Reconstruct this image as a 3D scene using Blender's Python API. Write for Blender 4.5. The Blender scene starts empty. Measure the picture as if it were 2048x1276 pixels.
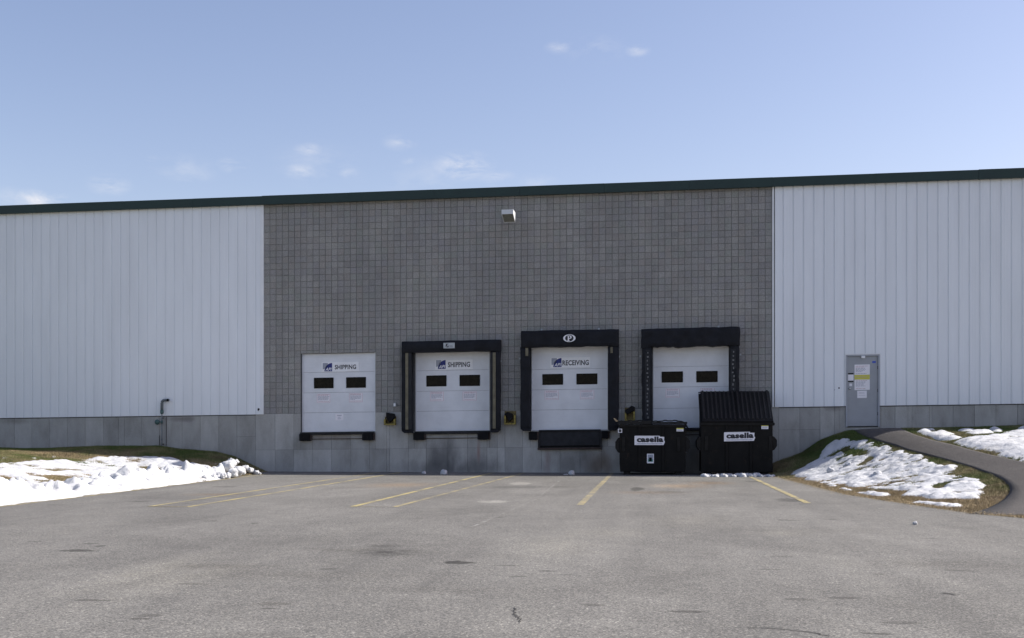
import bpy, bmesh, math, random
import numpy as np
from mathutils import Vector, Matrix

random.seed(7); np.random.seed(7)
SC = bpy.context.scene
COL = SC.collection
# ------------------------------------------------------------------ camera, world, sun, exposure
FPX, CAMD, ZC, HY = 2379.0, 37.17, 1.24, 866.0          # focal length in photo pixels, metres to the wall, eye height
YAW = math.atan(280 / FPX)
CY, SY = math.cos(YAW), math.sin(YAW)
cam = bpy.data.objects.new('camera', bpy.data.cameras.new('camera')); COL.objects.link(cam)
cam.location = (0, -CAMD, ZC); cam.rotation_euler = (math.pi / 2, 0, YAW)
cam.data.sensor_width = 36; cam.data.lens = 36 * FPX / 2048; cam.data.shift_y = (HY - 638) / 2048
cam.data.clip_start = .1; cam.data.clip_end = 3000
SC.camera = cam
SUN_EL, SUN_AZ = math.radians(38), math.radians(75.8)   # azimuth from +Y towards +X
sd = Vector((math.sin(SUN_AZ) * math.cos(SUN_EL), math.cos(SUN_AZ) * math.cos(SUN_EL), math.sin(SUN_EL)))
sun = bpy.data.objects.new('sun', bpy.data.lights.new('sun', 'SUN')); COL.objects.link(sun)
sun.rotation_euler = (-sd).to_track_quat('-Z', 'Y').to_euler(); sun.location = (20, 0, 30)
sun.data.energy = 3.4; sun.data.angle = math.radians(.5); sun.data.color = (1, .95, .87)
SC.view_settings.view_transform = 'Standard'; SC.view_settings.look = 'None'
SC.view_settings.exposure = 1.2; SC.view_settings.gamma = 1; SC.view_settings.use_curve_mapping = False

def pix_dir(px, py):
    t, u = (px - 1024) / FPX, (HY - py) / FPX
    return Vector((-SY + t * CY, CY + t * SY, u)).normalized()

world = bpy.data.worlds.new('World'); SC.world = world; world.use_nodes = True
wn, wl = world.node_tree.nodes, world.node_tree.links
wn.clear()
def N(nodes, t, **k):
    n = nodes.new(t)
    for a, v in k.items():
        if a.startswith('i_'):
            key = a[2:]; key = int(key) if key.isdigit() else key.replace('_', ' ')
            n.inputs[key].default_value = v
        else: setattr(n, a, v)
    return n
wo = N(wn, 'ShaderNodeOutputWorld'); bg = N(wn, 'ShaderNodeBackground', i_Strength=.1)
sky = N(wn, 'ShaderNodeTexSky', sky_type='NISHITA', sun_disc=False, sun_elevation=SUN_EL, sun_rotation=SUN_AZ,
        altitude=50, air_density=1.0, dust_density=1.4, ozone_density=1.6)
tc = N(wn, 'ShaderNodeTexCoord')
cn = N(wn, 'ShaderNodeTexNoise', i_Scale=26, i_Detail=6, i_Roughness=.62, i_Distortion=.4)
cmap = N(wn, 'ShaderNodeMapping'); cmap.inputs['Scale'].default_value = (1, 1, 2.6)
wl.new(tc.outputs['Generated'], cmap.inputs['Vector']); wl.new(cmap.outputs[0], cn.inputs['Vector'])
acc = None
for px, py, w, a in [(925, 333, 60, 1.0), (990, 357, 40, .6), (605, 342, 36, .7), (618, 300, 30, .6), (695, 345, 24, .6), (800, 285, 32, .6),
                     (815, 322, 18, .35), (470, 331, 34, .7), (370, 340, 60, .35), (300, 322, 26, .3), (218, 370, 40, .6), (75, 402, 44, 1.5), (120, 396, 20, .6),
                     (1117, 95, 26, .5), (1274, 101, 24, .55), (1190, 98, 60, .25), (20, 395, 40, .35), (1075, 366, 40, .4), (640, 330, 90, .22), (860, 360, 90, .22)]:
    d = pix_dir(px, py)
    sub = N(wn, 'ShaderNodeVectorMath', operation='SUBTRACT'); sub.inputs[1].default_value = d
    wl.new(tc.outputs['Generated'], sub.inputs[0])
    sc = N(wn, 'ShaderNodeVectorMath', operation='MULTIPLY'); r = w / FPX * 1.3
    sc.inputs[1].default_value = (1 / r, 1 / r, 2.1 / r)
    wl.new(sub.outputs[0], sc.inputs[0])
    ln = N(wn, 'ShaderNodeVectorMath', operation='LENGTH'); wl.new(sc.outputs[0], ln.inputs[0])
    mr = N(wn, 'ShaderNodeMapRange', interpolation_type='SMOOTHSTEP'); wl.new(ln.outputs['Value'], mr.inputs[0])
    mr.inputs[1].default_value = 0; mr.inputs[2].default_value = 1; mr.inputs[3].default_value = a; mr.inputs[4].default_value = 0
    if acc is None: acc = mr.outputs[0]
    else:
        m = N(wn, 'ShaderNodeMath', operation='MAXIMUM'); wl.new(acc, m.inputs[0]); wl.new(mr.outputs[0], m.inputs[1]); acc = m.outputs[0]
cr = N(wn, 'ShaderNodeMapRange'); wl.new(cn.outputs[0], cr.inputs[0])
cr.inputs[1].default_value = .42; cr.inputs[2].default_value = .68
cm = N(wn, 'ShaderNodeMath', operation='MULTIPLY', use_clamp=True); wl.new(acc, cm.inputs[0]); wl.new(cr.outputs[0], cm.inputs[1])
cm2 = N(wn, 'ShaderNodeMath', operation='MULTIPLY', use_clamp=True, i_1=.8); wl.new(cm.outputs[0], cm2.inputs[0])
tint = N(wn, 'ShaderNodeMix', data_type='RGBA', blend_type='MULTIPLY'); tint.inputs[0].default_value = 1; wl.new(sky.outputs[0], tint.inputs[6]); tint.inputs[7].default_value = (.87, .75, .755, 1)
cx = N(wn, 'ShaderNodeMix', data_type='RGBA'); wl.new(cm2.outputs[0], cx.inputs[0]); wl.new(tint.outputs[2], cx.inputs[6])
cx.inputs[7].default_value = (3.9, 3.9, 4.1, 1)
wl.new(cx.outputs[2], bg.inputs[0]); wl.new(bg.outputs[0], wo.inputs[0])

# ------------------------------------------------------------------ layout helpers
S = .0118                                               # the wall's courses climb slightly to the right
def W(px, py, Y=0.0):
    """point at depth Y seen at a photo position, as (X, v); v is the height above the sloping datum of the wall"""
    t = (px - 1024) / FPX; zc = (CAMD + Y) / (CY + t * SY); X = zc * (-SY + t * CY)
    return X, ZC - (py - HY) * zc / FPX - S * X
def WX(px, Y=0.0): return W(px, 800, Y)[0]
def G(px, py, z=0.0):
    t = (px - 1024) / FPX; zc = (ZC - z) * FPX / (py - HY)
    return zc * (-SY + t * CY), zc * (CY + t * SY) - CAMD

# ------------------------------------------------------------------ numpy noise
def _hash(i, j, seed):
    h = (i.astype(np.int64) * 374761393 + j.astype(np.int64) * 668265263 + seed * 1442695041) & 0xffffffff
    h = ((h ^ (h >> 13)) * 1274126177) & 0xffffffff
    h = h ^ (h >> 16)
    return (h & 0xffffff) / float(0xffffff)
def vnoise(x, y, seed=0):
    xi, yi = np.floor(x), np.floor(y); fx, fy = x - xi, y - yi
    fx = fx * fx * (3 - 2 * fx); fy = fy * fy * (3 - 2 * fy)
    a, b = _hash(xi, yi, seed), _hash(xi + 1, yi, seed); c, d = _hash(xi, yi + 1, seed), _hash(xi + 1, yi + 1, seed)
    return (a * (1 - fx) + b * fx) * (1 - fy) + (c * (1 - fx) + d * fx) * fy
def fbm(x, y, scale, octv=4, seed=0, rough=.5):
    x = np.asarray(x, float) / scale; y = np.asarray(y, float) / scale
    s = 0; a = 1; t = 0
    for o in range(octv):
        s = s + a * (vnoise(x, y, seed + o) - .5); t += a; a *= rough
        x, y = x * 1.97 + y * .31 + 7.3, y * 1.97 - x * .31 + 3.1
    return s / t * 2
def sstep(a, b, x):
    t = np.clip((x - a) / (b - a), 0, 1); return t * t * (3 - 2 * t)

# ------------------------------------------------------------------ terrain
def eL(Y): return np.interp(-Y, [0, 1.6, 2.75, 5.3, 18, 40], [-12.35, -12.1, -11.8, -11.62, -11.15, -10.4])
def eR(Y): return np.interp(-Y, [0, 2, 6.7, 12.75, 16, 18.3, 19.2, 21, 23, 26], [3.2, 3.5, 3.68, 3.93, 4.5, 4.95, 5.45, 8, 14, 40])
def Hgt(X, Y):
    X = np.asarray(X, float); Y = np.asarray(Y, float); D = -Y
    s = eL(Y) - X
    hw = np.interp(s, [0, .55, 1.05, 1.65, 2.8, 3.55, 5.6, 7.3, 9, 40], [0, .25, .48, .62, .72, .82, .80, .71, .73, .8])
    hf = .72 * sstep(0, 9, s)
    h1 = hw + (hf - hw) * sstep(0, 5, D); h1 = np.where(s < 0, .3 * s, h1)
    r = X - eR(Y)
    rw = np.interp(r, [0, .47, 1.34, 1.9, 2.27, 2.64, 3.8, 5.5, 8, 30], [0, .31, .64, 1.03, 1.18, 1.29, 1.35, 1.38, 1.46, 1.6])
    rf = 1.42 * np.clip(1 - D / 26, .05, 1) * sstep(0, 2.6 + .35 * D, r)
    h2 = rw + (rf - rw) * sstep(0, 3, D); h2 = np.where(r < 0, .3 * r, h2)
    return np.where(X < -4, h1, h2) + fbm(X, Y, 1.1, 3, 5) * .02 * (np.clip(np.maximum(s, r), 0, 1))
def ray_ground(px, py):
    """where a line of sight meets the terrain"""
    t, u = (px - 1024) / FPX, (HY - py) / FPX
    z = np.arange(12, 60, .03)
    X, Y, Z = z * (-SY + t * CY), z * (CY + t * SY) - CAMD, ZC + z * u
    k = np.argmax((np.maximum(Hgt(X, Y), 0) >= Z) | (Y > -.02))
    return float(X[k]), float(Y[k])

# ------------------------------------------------------------------ materials
MATS = {}
def new_mat(name):
    m = bpy.data.materials.new(name); m.use_nodes = True
    nt = m.node_tree; b = nt.nodes['Principled BSDF']; MATS[name] = m
    return m, nt.nodes, nt.links, b
def ramp(nodes, links, src, stops):
    r = N(nodes, 'ShaderNodeValToRGB'); links.new(src, r.inputs[0])
    while len(r.color_ramp.elements) < len(stops): r.color_ramp.elements.new(.5)
    for e, (p, c) in zip(r.color_ramp.elements, stops): e.position = p; e.color = (*c, 1) if len(c) == 3 else c
    return r.outputs[0]
def simple(name, col, rough=.6, var=.12, scale=3.0, bump=.1, bscale=80, metal=0, streak=0, spec=.5):
    m, n, l, b = new_mat(name)
    tc = N(n, 'ShaderNodeNewGeometry')
    mp = N(n, 'ShaderNodeMapping'); l.new(tc.outputs['Position'], mp.inputs[0])
    if streak: mp.inputs['Scale'].default_value = (1, 1, streak)
    nz = N(n, 'ShaderNodeTexNoise', i_Scale=scale, i_Detail=6, i_Roughness=.6); l.new(mp.outputs[0], nz.inputs['Vector'])
    lo = tuple(c * (1 - var) for c in col); hi = tuple(min(1, c * (1 + var)) for c in col)
    l.new(ramp(n, l, nz.outputs[0], [(.3, lo), (.7, hi)]), b.inputs['Base Color'])
    b.inputs['Roughness'].default_value = rough; b.inputs['Metallic'].default_value = metal
    b.inputs['Specular IOR Level'].default_value = spec
    if bump:
        n2 = N(n, 'ShaderNodeTexNoise', i_Scale=bscale, i_Detail=4); l.new(tc.outputs['Position'], n2.inputs['Vector'])
        bp = N(n, 'ShaderNodeBump', i_Strength=bump, i_Distance=.01); l.new(n2.outputs[0], bp.inputs['Height']); l.new(bp.outputs[0], b.inputs['Normal'])
    return m
simple('siding', (.80, .825, .85), .45, .045, 2.2, .02, 20, streak=.12)
simple('trim_white', (.78, .79, .80), .4, .04, 2, .0)
simple('fascia', (.008, .028, .023), .45, .12, 1.5, .03, 10)
simple('mortar', (.125, .122, .122), .9, .2, 6, .2)
simple('gap', (.075, .078, .085), .9, .25, 6, .2)
simple('roofing', (.25, .26, .27), .6, .1, 1, .05)
simple('door_white', (.72, .735, .76), .5, .07, 2.0, .03, 30)
simple('door_track', (.72, .74, .77), .4, .04, 2, .0)
simple('jamb_dark', (.05, .05, .055), .6, .2, 8, .1)
simple('rubber', (.009, .009, .010), .8, .35, 5, .3, 60, spec=.2)
simple('shelter_black', (.010, .011, .015), .65, .4, 3.5, .35, 25, spec=.22)
simple('shelter_grey', (.024, .025, .028), .65, .3, 4, .3, 30, spec=.22)
simple('shelter_tan', (.145, .13, .085), .7, .3, 5, .1)
simple('steel_dark', (.018, .018, .020), .6, .4, 4, .1, spec=.25)
simple('steel_rust', (.050, .034, .028), .8, .5, 9, .3)
simple('leveler', (.020, .021, .025), .6, .3, 6, .15, spec=.25)
simple('yellow_paint', (.23, .18, .035), .6, .45, 14, .1)
simple('yellow_rusty', (.15, .115, .045), .8, .5, 12, .1)
simple('white_plastic', (.84, .84, .85), .5, .04, 5, 0)
simple('plate_grey', (.42, .45, .46), .5, .2, 9, 0)
simple('fixture', (.62, .64, .66), .5, .05, 4, 0)
simple('lens', (.20, .20, .17), .3, .3, 20, .1)
simple('ink', (.02, .02, .025), .6, .05, 5, 0)
simple('ink_grey', (.28, .29, .36), .6, .1, 5, 0)
simple('ink_red', (.52, .34, .37), .6, .1, 5, 0)
simple('ink_blue', (.012, .022, .17), .5, .05, 5, 0)
simple('logo_grey', (.32, .34, .40), .5, .05, 5, 0)
simple('notice_white', (.84, .82, .85), .5, .04, 5, 0)
simple('notice_yellow', (.62, .58, .10), .5, .05, 5, 0)
simple('tape_blue', (.05, .10, .50), .5, .05, 5, 0)
simple('faded_tape', (.15, .15, .15), .7, .4, 20, 0)
simple('sticker_green', (.08, .26, .22), .5, .2, 30, 0)
simple('dumpster', (.0065, .006, .0055), .6, .45, 3, .15, 12, spec=.18)
_n, _l = MATS['dumpster'].node_tree.nodes, MATS['dumpster'].node_tree.links; _b = _n['Principled BSDF']; _s = _b.inputs['Base Color'].links[0].from_socket
_g = N(_n, 'ShaderNodeNewGeometry'); _t = N(_n, 'ShaderNodeTexNoise', i_Scale=5, i_Detail=9, i_Roughness=.8); _l.new(_g.outputs['Position'], _t.inputs['Vector'])
_x = N(_n, 'ShaderNodeMix', data_type='RGBA'); _l.new(ramp(_n, _l, _t.outputs[0], [(.57, (0,) * 3), (.68, (.8,) * 3)]), _x.inputs[0]); _l.new(_s, _x.inputs[6]); _x.inputs[7].default_value = (.035, .022, .016, 1); _l.new(_x.outputs[2], _b.inputs['Base Color'])
simple('dumpster_edge', (.012, .011, .010), .6, .45, 6, .2, 25, spec=.2)
simple('rib_highlight', (.024, .022, .022), .42, .4, 7, .1, 20, spec=.35)  # lid plastic again, lighter, with the ribs' highlights put into the colour
simple('lid_plastic', (.009, .0085, .009), .45, .35, 5, .12, 20, spec=.25)
simple('metal_door', (.34, .355, .375), .5, .07, 2.2, .02)
simple('door_frame', (.36, .38, .42), .5, .06, 3, .02)
simple('chrome', (.6, .6, .6), .25, .1, 9, 0, metal=1)
simple('pipe_green', (.12, .14, .15), .5, .15, 9, .05)
simple('pipe_teal', (.045, .10, .095), .5, .15, 9, .05)
simple('scrap', (.55, .45, .32), .8, .2, 30, .1)

# window glass: dark room behind, real reflection in front
m, n, l, b = new_mat('glass'); b.inputs['Base Color'].default_value = (.012, .011, .010, 1); b.inputs['Roughness'].default_value = .12; b.inputs['Specular IOR Level'].default_value = .12
gx = N(n, 'ShaderNodeNewGeometry'); nz = N(n, 'ShaderNodeTexNoise', i_Scale=9, i_Detail=4); l.new(gx.outputs['Position'], nz.inputs['Vector'])
l.new(ramp(n, l, nz.outputs[0], [(.45, (.003, .0028, .0025)), (.75, (.016, .013, .009))]), b.inputs['Base Color'])

# masonry: tone of every block from its own cell
BW, BH = .20365, .2020; BX0, BV0 = -12.432, 2.0
m, n, l, b = new_mat('block')
geo = N(n, 'ShaderNodeNewGeometry'); sp = N(n, 'ShaderNodeSeparateXYZ'); l.new(geo.outputs['Position'], sp.inputs[0])
def M(op, a, bb=None, nodes=None, links=None, clamp=False):
    nodes = nodes or n; links = links or l
    x = N(nodes, 'ShaderNodeMath', operation=op, use_clamp=clamp)
    for i, q in enumerate((a, bb)):
        if q is None: continue
        if isinstance(q, (int, float)): x.inputs[i].default_value = q
        else: links.new(q, x.inputs[i])
    return x.outputs[0]
cu = M('FLOOR', M('DIVIDE', M('SUBTRACT', sp.outputs[0], BX0), BW))
cv = M('FLOOR', M('DIVIDE', M('SUBTRACT', M('SUBTRACT', sp.outputs[2], M('MULTIPLY', sp.outputs[0], S)), BV0), BH))
cb = N(n, 'ShaderNodeCombineXYZ'); l.new(cu, cb.inputs[0]); l.new(cv, cb.inputs[1])
wnz = N(n, 'ShaderNodeTexWhiteNoise', noise_dimensions='3D'); l.new(cb.outputs[0], wnz.inputs['Vector'])
tone = ramp(n, l, wnz.outputs['Value'], [(0, (.270, .268, .258)), (.2, (.305, .290, .274)), (.4, (.288, .294, .274)), (.6, (.292, .286, .284)), (.8, (.306, .302, .288)), (1, (.328, .320, .306))])
n1 = N(n, 'ShaderNodeTexNoise', i_Scale=34, i_Detail=6, i_Roughness=.8); l.new(geo.outputs['Position'], n1.inputs['Vector'])
n2 = N(n, 'ShaderNodeTexNoise', i_Scale=.5, i_Detail=5, i_Roughness=.6); l.new(geo.outputs['Position'], n2.inputs['Vector'])
mx = N(n, 'ShaderNodeMix', data_type='RGBA', blend_type='MULTIPLY'); mx.inputs[0].default_value = 1
l.new(tone, mx.inputs[6]); l.new(ramp(n, l, n1.outputs[0], [(.3, (.66, .66, .66)), (.7, (1.32, 1.32, 1.32))]), mx.inputs[7])
mx2 = N(n, 'ShaderNodeMix', data_type='RGBA', blend_type='MULTIPLY'); mx2.inputs[0].default_value = 1
l.new(mx.outputs[2], mx2.inputs[6]); l.new(ramp(n, l, n2.outputs[0], [(.3, (.88, .88, .9)), (.7, (1.1, 1.09, 1.06))]), mx2.inputs[7])
l.new(mx2.outputs[2], b.inputs['Base Color']); b.inputs['Roughness'].default_value = .95; b.inputs['Specular IOR Level'].default_value = .2
mps = N(n, 'ShaderNodeMapping'); mps.inputs['Scale'].default_value = (1, 1, .09); l.new(geo.outputs['Position'], mps.inputs[0])
n4 = N(n, 'ShaderNodeTexNoise', i_Scale=2.4, i_Detail=5, i_Roughness=.6); l.new(mps.outputs[0], n4.inputs['Vector'])
mx3 = N(n, 'ShaderNodeMix', data_type='RGBA', blend_type='MULTIPLY'); mx3.inputs[0].default_value = 1; l.new(mx2.outputs[2], mx3.inputs[6])
l.new(ramp(n, l, n4.outputs[0], [(.32, (.92, .92, .91)), (.6, (1.03, 1.03, 1.03))]), mx3.inputs[7]); l.new(mx3.outputs[2], b.inputs['Base Color'])
bp = N(n, 'ShaderNodeBump', i_Strength=1, i_Distance=.02); n3 = N(n, 'ShaderNodeTexNoise', i_Scale=24, i_Detail=5, i_Roughness=.7)
l.new(geo.outputs['Position'], n3.inputs['Vector']); l.new(n3.outputs[0], bp.inputs['Height']); l.new(bp.outputs[0], b.inputs['Normal'])

# cast concrete with form marks, dark patches and rust runs
m, n, l, b = new_mat('concrete')
geo = N(n, 'ShaderNodeNewGeometry'); mp = N(n, 'ShaderNodeMapping'); mp.inputs['Scale'].default_value = (1, 1, .42); l.new(geo.outputs['Position'], mp.inputs[0])
oi = N(n, 'ShaderNodeObjectInfo')
c1 = N(n, 'ShaderNodeTexNoise', i_Scale=2.2, i_Detail=7, i_Roughness=.65); l.new(mp.outputs[0], c1.inputs['Vector'])
c2 = N(n, 'ShaderNodeTexNoise', i_Scale=45, i_Detail=4); l.new(geo.outputs['Position'], c2.inputs['Vector'])
base = ramp(n, l, c1.outputs[0], [(.28, (.28, .275, .255)), (.5, (.375, .37, .352)), (.72, (.44, .437, .42))])
mm = N(n, 'ShaderNodeMix', data_type='RGBA', blend_type='MULTIPLY'); mm.inputs[0].default_value = 1; l.new(base, mm.inputs[6])
l.new(ramp(n, l, oi.outputs['Random'], [(0, (.84, .84, .83)), (1, (1.13, 1.13, 1.12))]), mm.inputs[7])
mm2 = N(n, 'ShaderNodeMix', data_type='RGBA', blend_type='MULTIPLY'); mm2.inputs[0].default_value = 1; l.new(mm.outputs[2], mm2.inputs[6])
l.new(ramp(n, l, c2.outputs[0], [(.3, (.85, .85, .85)), (.7, (1.12, 1.12, 1.12))]), mm2.inputs[7])
out = mm2.outputs[2]
spc = N(n, 'ShaderNodeSeparateXYZ'); l.new(geo.outputs['Position'], spc.inputs[0])
def blot(out, X, Z, rx, rz, col, amt, seed):
    v = N(n, 'ShaderNodeVectorMath', operation='SUBTRACT'); v.inputs[1].default_value = (X, 0, Z); l.new(geo.outputs['Position'], v.inputs[0])
    v2 = N(n, 'ShaderNodeVectorMath', operation='MULTIPLY'); v2.inputs[1].default_value = (1 / rx, 0, 1 / rz); l.new(v.outputs[0], v2.inputs[0])
    ln = N(n, 'ShaderNodeVectorMath', operation='LENGTH'); l.new(v2.outputs[0], ln.inputs[0])
    nn = N(n, 'ShaderNodeTexNoise', i_Scale=3.1 + seed * .3, i_Detail=5); l.new(mp.outputs[0], nn.inputs['Vector'])
    f = M('SUBTRACT', 1.25, M('ADD', ln.outputs['Value'], M('MULTIPLY', M('SUBTRACT', nn.outputs[0], .5), 1.6)), None, None, True)
    f = M('MULTIPLY', f, amt, n, l, True)
    x = N(n, 'ShaderNodeMix', data_type='RGBA'); l.new(f, x.inputs[0]); l.new(out, x.inputs[6]); x.inputs[7].default_value = (*col, 1)
    return x.outputs[2]
for px, py, rx, rz, col, amt in [(885, 915, .55, .75, (.10, .10, .10), .75), (880, 938, 1.3, .3, (.09, .09, .09), .6), (955, 935, .8, .35, (.10, .10, .10), .5),
                                 (1200, 930, .5, .35, (.17, .12, .08), .7), (1095, 920, .12, .5, (.22, .13, .11), .5), (957, 905, .06, .35, (.25, .13, .11), .6),
                                 (1140, 925, 1.0, .4, (.13, .125, .12), .5), (1395, 900, .6, 1.0, (.14, .13, .11), .5), (655, 875, 1.2, .1, (.22, .16, .13), .4),
                                 (590, 890, .3, .3, (.17, .17, .14), .4), (365, 838, .5, .1, (.15, .13, .13), .6), (30, 842, .6, .12, (.17, .16, .14), .5), (1668, 815, .3, .12, (.13, .11, .10), .5)]:
    X, v = W(px, py); out = blot(out, X, v + S * X, rx, rz, col, amt, px % 5)
l.new(out, b.inputs['Base Color']); b.inputs['Roughness'].default_value = .9
bp = N(n, 'ShaderNodeBump', i_Strength=.3, i_Distance=.01); l.new(c2.outputs[0], bp.inputs['Height']); l.new(bp.outputs[0], b.inputs['Normal'])

# asphalt: aggregate, tone drift, oil spots, rust wash
def asphalt(name, lo, hi, spots=(), drift=True):
    m, n, l, b = new_mat(name)
    geo = N(n, 'ShaderNodeNewGeometry'); P = geo.outputs['Position']
    def MM(op, a, bb=None, clamp=False): return M(op, a, bb, n, l, clamp)
    a1 = N(n, 'ShaderNodeTexVoronoi', i_Scale=95); l.new(P, a1.inputs['Vector'])
    a2 = N(n, 'ShaderNodeTexNoise', i_Scale=28, i_Detail=6, i_Roughness=.75); l.new(P, a2.inputs['Vector'])
    mpg = N(n, 'ShaderNodeMapping'); mpg.inputs['Scale'].default_value = (1, .55, 1); l.new(P, mpg.inputs[0])
    a3 = N(n, 'ShaderNodeTexNoise', i_Scale=.42, i_Detail=7, i_Roughness=.62, i_Distortion=.6); l.new(mpg.outputs[0], a3.inputs['Vector'])
    a4 = N(n, 'ShaderNodeTexNoise', i_Scale=2.6, i_Detail=5, i_Roughness=.6); l.new(P, a4.inputs['Vector'])
    out = ramp(n, l, a3.outputs[0], [(.3, lo), (.52, tuple((p + q) / 2 * 1.03 for p, q in zip(lo, hi))), (.7, hi)])
    mpt = N(n, 'ShaderNodeMapping'); mpt.inputs['Scale'].default_value = (1.5, .075, 1); mpt.inputs['Rotation'].default_value = (0, 0, -.12); l.new(P, mpt.inputs[0])
    a5 = N(n, 'ShaderNodeTexNoise', i_Scale=1.6, i_Detail=5, i_Roughness=.6, i_Distortion=.25); l.new(mpt.outputs[0], a5.inputs['Vector'])
    for src, st in ((a1.outputs['Color'], None), (a5.outputs[0], [(.32, (.90, .90, .90)), (.5, (1,) * 3), (.7, (1.06, 1.06, 1.05))]), (a2.outputs[0], [(.28, (.62,) * 3), (.5, (1,) * 3), (.74, (1.42,) * 3)]), (a4.outputs[0], [(.3, (.9,) * 3), (.7, (1.08,) * 3)])):
        x = N(n, 'ShaderNodeMix', data_type='RGBA', blend_type='MULTIPLY'); x.inputs[0].default_value = 1; l.new(out, x.inputs[6])
        if st is None:
            bw = N(n, 'ShaderNodeRGBToBW'); l.new(src, bw.inputs[0]); l.new(ramp(n, l, bw.outputs[0], [(.1, (.45,) * 3), (.55, (.97,) * 3), (.8, (1.35, 1.33, 1.3)), (.95, (2.3, 2.25, 2.15))]), x.inputs[7])
        else: l.new(ramp(n, l, src, st), x.inputs[7])
        out = x.outputs[2]
    nn = N(n, 'ShaderNodeTexNoise', i_Scale=6.5, i_Detail=7, i_Roughness=.7); l.new(P, nn.inputs['Vector'])
    jit = MM('MULTIPLY', MM('SUBTRACT', nn.outputs[0], .5), 2.4)
    for (X, Y, rx, ry, col, amt, soft) in spots:
        v = N(n, 'ShaderNodeVectorMath', operation='SUBTRACT'); v.inputs[1].default_value = (X, Y, 0); l.new(P, v.inputs[0])
        v2 = N(n, 'ShaderNodeVectorMath', operation='MULTIPLY'); v2.inputs[1].default_value = (1 / rx, 1 / ry, 0); l.new(v.outputs[0], v2.inputs[0])
        ln = N(n, 'ShaderNodeVectorMath', operation='LENGTH'); l.new(v2.outputs[0], ln.inputs[0])
        f = MM('MULTIPLY', MM('SUBTRACT', 1.1, MM('ADD', ln.outputs['Value'], jit)), soft, True)
        f = MM('MULTIPLY', f, amt, True)
        x = N(n, 'ShaderNodeMix', data_type='RGBA', blend_type='MULTIPLY'); l.new(f, x.inputs[0]); l.new(out, x.inputs[6]); x.inputs[7].default_value = (*col, 1)
        out = x.outputs[2]
    l.new(out, b.inputs['Base Color']); b.inputs['Roughness'].default_value = .88; b.inputs['Specular IOR Level'].default_value = .35
    bp = N(n, 'ShaderNodeBump', i_Strength=.55, i_Distance=.006); l.new(a2.outputs[0], bp.inputs['Height']); l.new(bp.outputs[0], b.inputs['Normal'])
    return m
dark, mid, rust, pale = (.27, .265, .25), (.72, .71, .69), (1.12, .88, .66), (1.75, 1.75, 1.72)
SP = []
for px, py, rx, ry, col, amt, soft in [(155, 1101, .2, .14, dark, .8, 3), (200, 1092, .06, .1, dark, .7, 3), (182, 1087, .1, .06, dark, .5, 3), (918, 1125, .13, .14, dark, .95, 5), (775, 1105, .5, .5, dark, .6, 1), (765, 1092, .25, .25, dark, .5, 1.2),
                                       (700, 1100, .6, .25, mid, .9, 1), (440, 1133, .6, .3, mid, .9, 1), (660, 1138, .12, .06, dark, .6, 3), (1097, 1142, .09, .05, dark, .6, 3), (1035, 1153, .09, .05, dark, .5, 3),
                                       (1275, 978, .16, .8, dark, .75, 4), (1578, 1000, .25, .6, (.5, .5, .5), .8, 4), (1505, 963, .2, .5, (.5, .5, .5), .7, 2), (1340, 984, .4, .3, mid, .9, 2), (1510, 982, .4, .2, mid, .8, 2),
                                       (1040, 974, .8, .8, (.6, .6, .6), .8, 1.5), (1130, 974, .4, .5, mid, .8, 1.5), (1360, 972, .8, 1.4, rust, .9, 1), (1420, 966, .7, 1.2, rust, .9, 1), (1290, 985, .9, .8, rust, .5, 1), (800, 970, 1.0, 1.6, rust, .8, 1), (430, 989, .7, .6, rust, .7, 1),
                                       (1330, 972, .5, 1.0, pale, .5, 1), (985, 1003, .3, .4, pale, .8, 2.5), (1040, 967, .3, .8, pale, .7, 2.5), (450, 973.6, .32, .15, dark, .9, 4), (280, 1003, .2, .15, dark, .5, 3), (422, 1042, .1, .1, dark, .6, 3), (600, 974, .3, .3, mid, .8, 2),
                                       (1755, 1267, .11, .035, dark, .7, 3), (545, 1208, .14, .1, mid, .9, 2), (1420, 1108, .08, .06, mid, .8, 3), (1900, 1188, .1, .04, dark, .4, 3), (600, 1150, 1.4, .5, mid, .6, .8), (1600, 1060, 1.3, .8, mid, .55, .8), (880, 1180, .9, .3, mid, .5, .8), (1880, 1130, 1.2, .6, mid, .7, .8), (500, 1270, .5, .12, mid, .5, 1),
                                       (700, 975, 1.2, .5, mid, .4, 1), (1180, 950, 1.5, .6, mid, .6, 1.5), (900, 951, 4.5, .35, mid, .7, 1.5)]:
    X, Y = G(px, py); SP.append((X, Y, rx, ry, col, amt, soft))
rs = random.Random(21)
for i in range(26):
    X, Y = G(rs.uniform(60, 2000), rs.uniform(985, 1250)); SP.append((X, Y, rs.uniform(.05, .16), rs.uniform(.03, .10), (.45, .44, .43), rs.uniform(.5, .9), 3))
for i in range(6):
    X, Y = G(rs.uniform(300, 1700), rs.uniform(1040, 1240)); SP.append((X, Y, rs.uniform(.3, .9), rs.uniform(.5, 1.6), (1.13, 1.12, 1.08), .8, 1))
asphalt('asphalt', (.114, .1105, .103), (.183, .178, .166), SP)
asphalt('asphalt_path', (.050, .0455, .044), (.072, .066, .063))
simple('crack', (.035, .034, .033), .95, .2, 10, 0)

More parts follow.
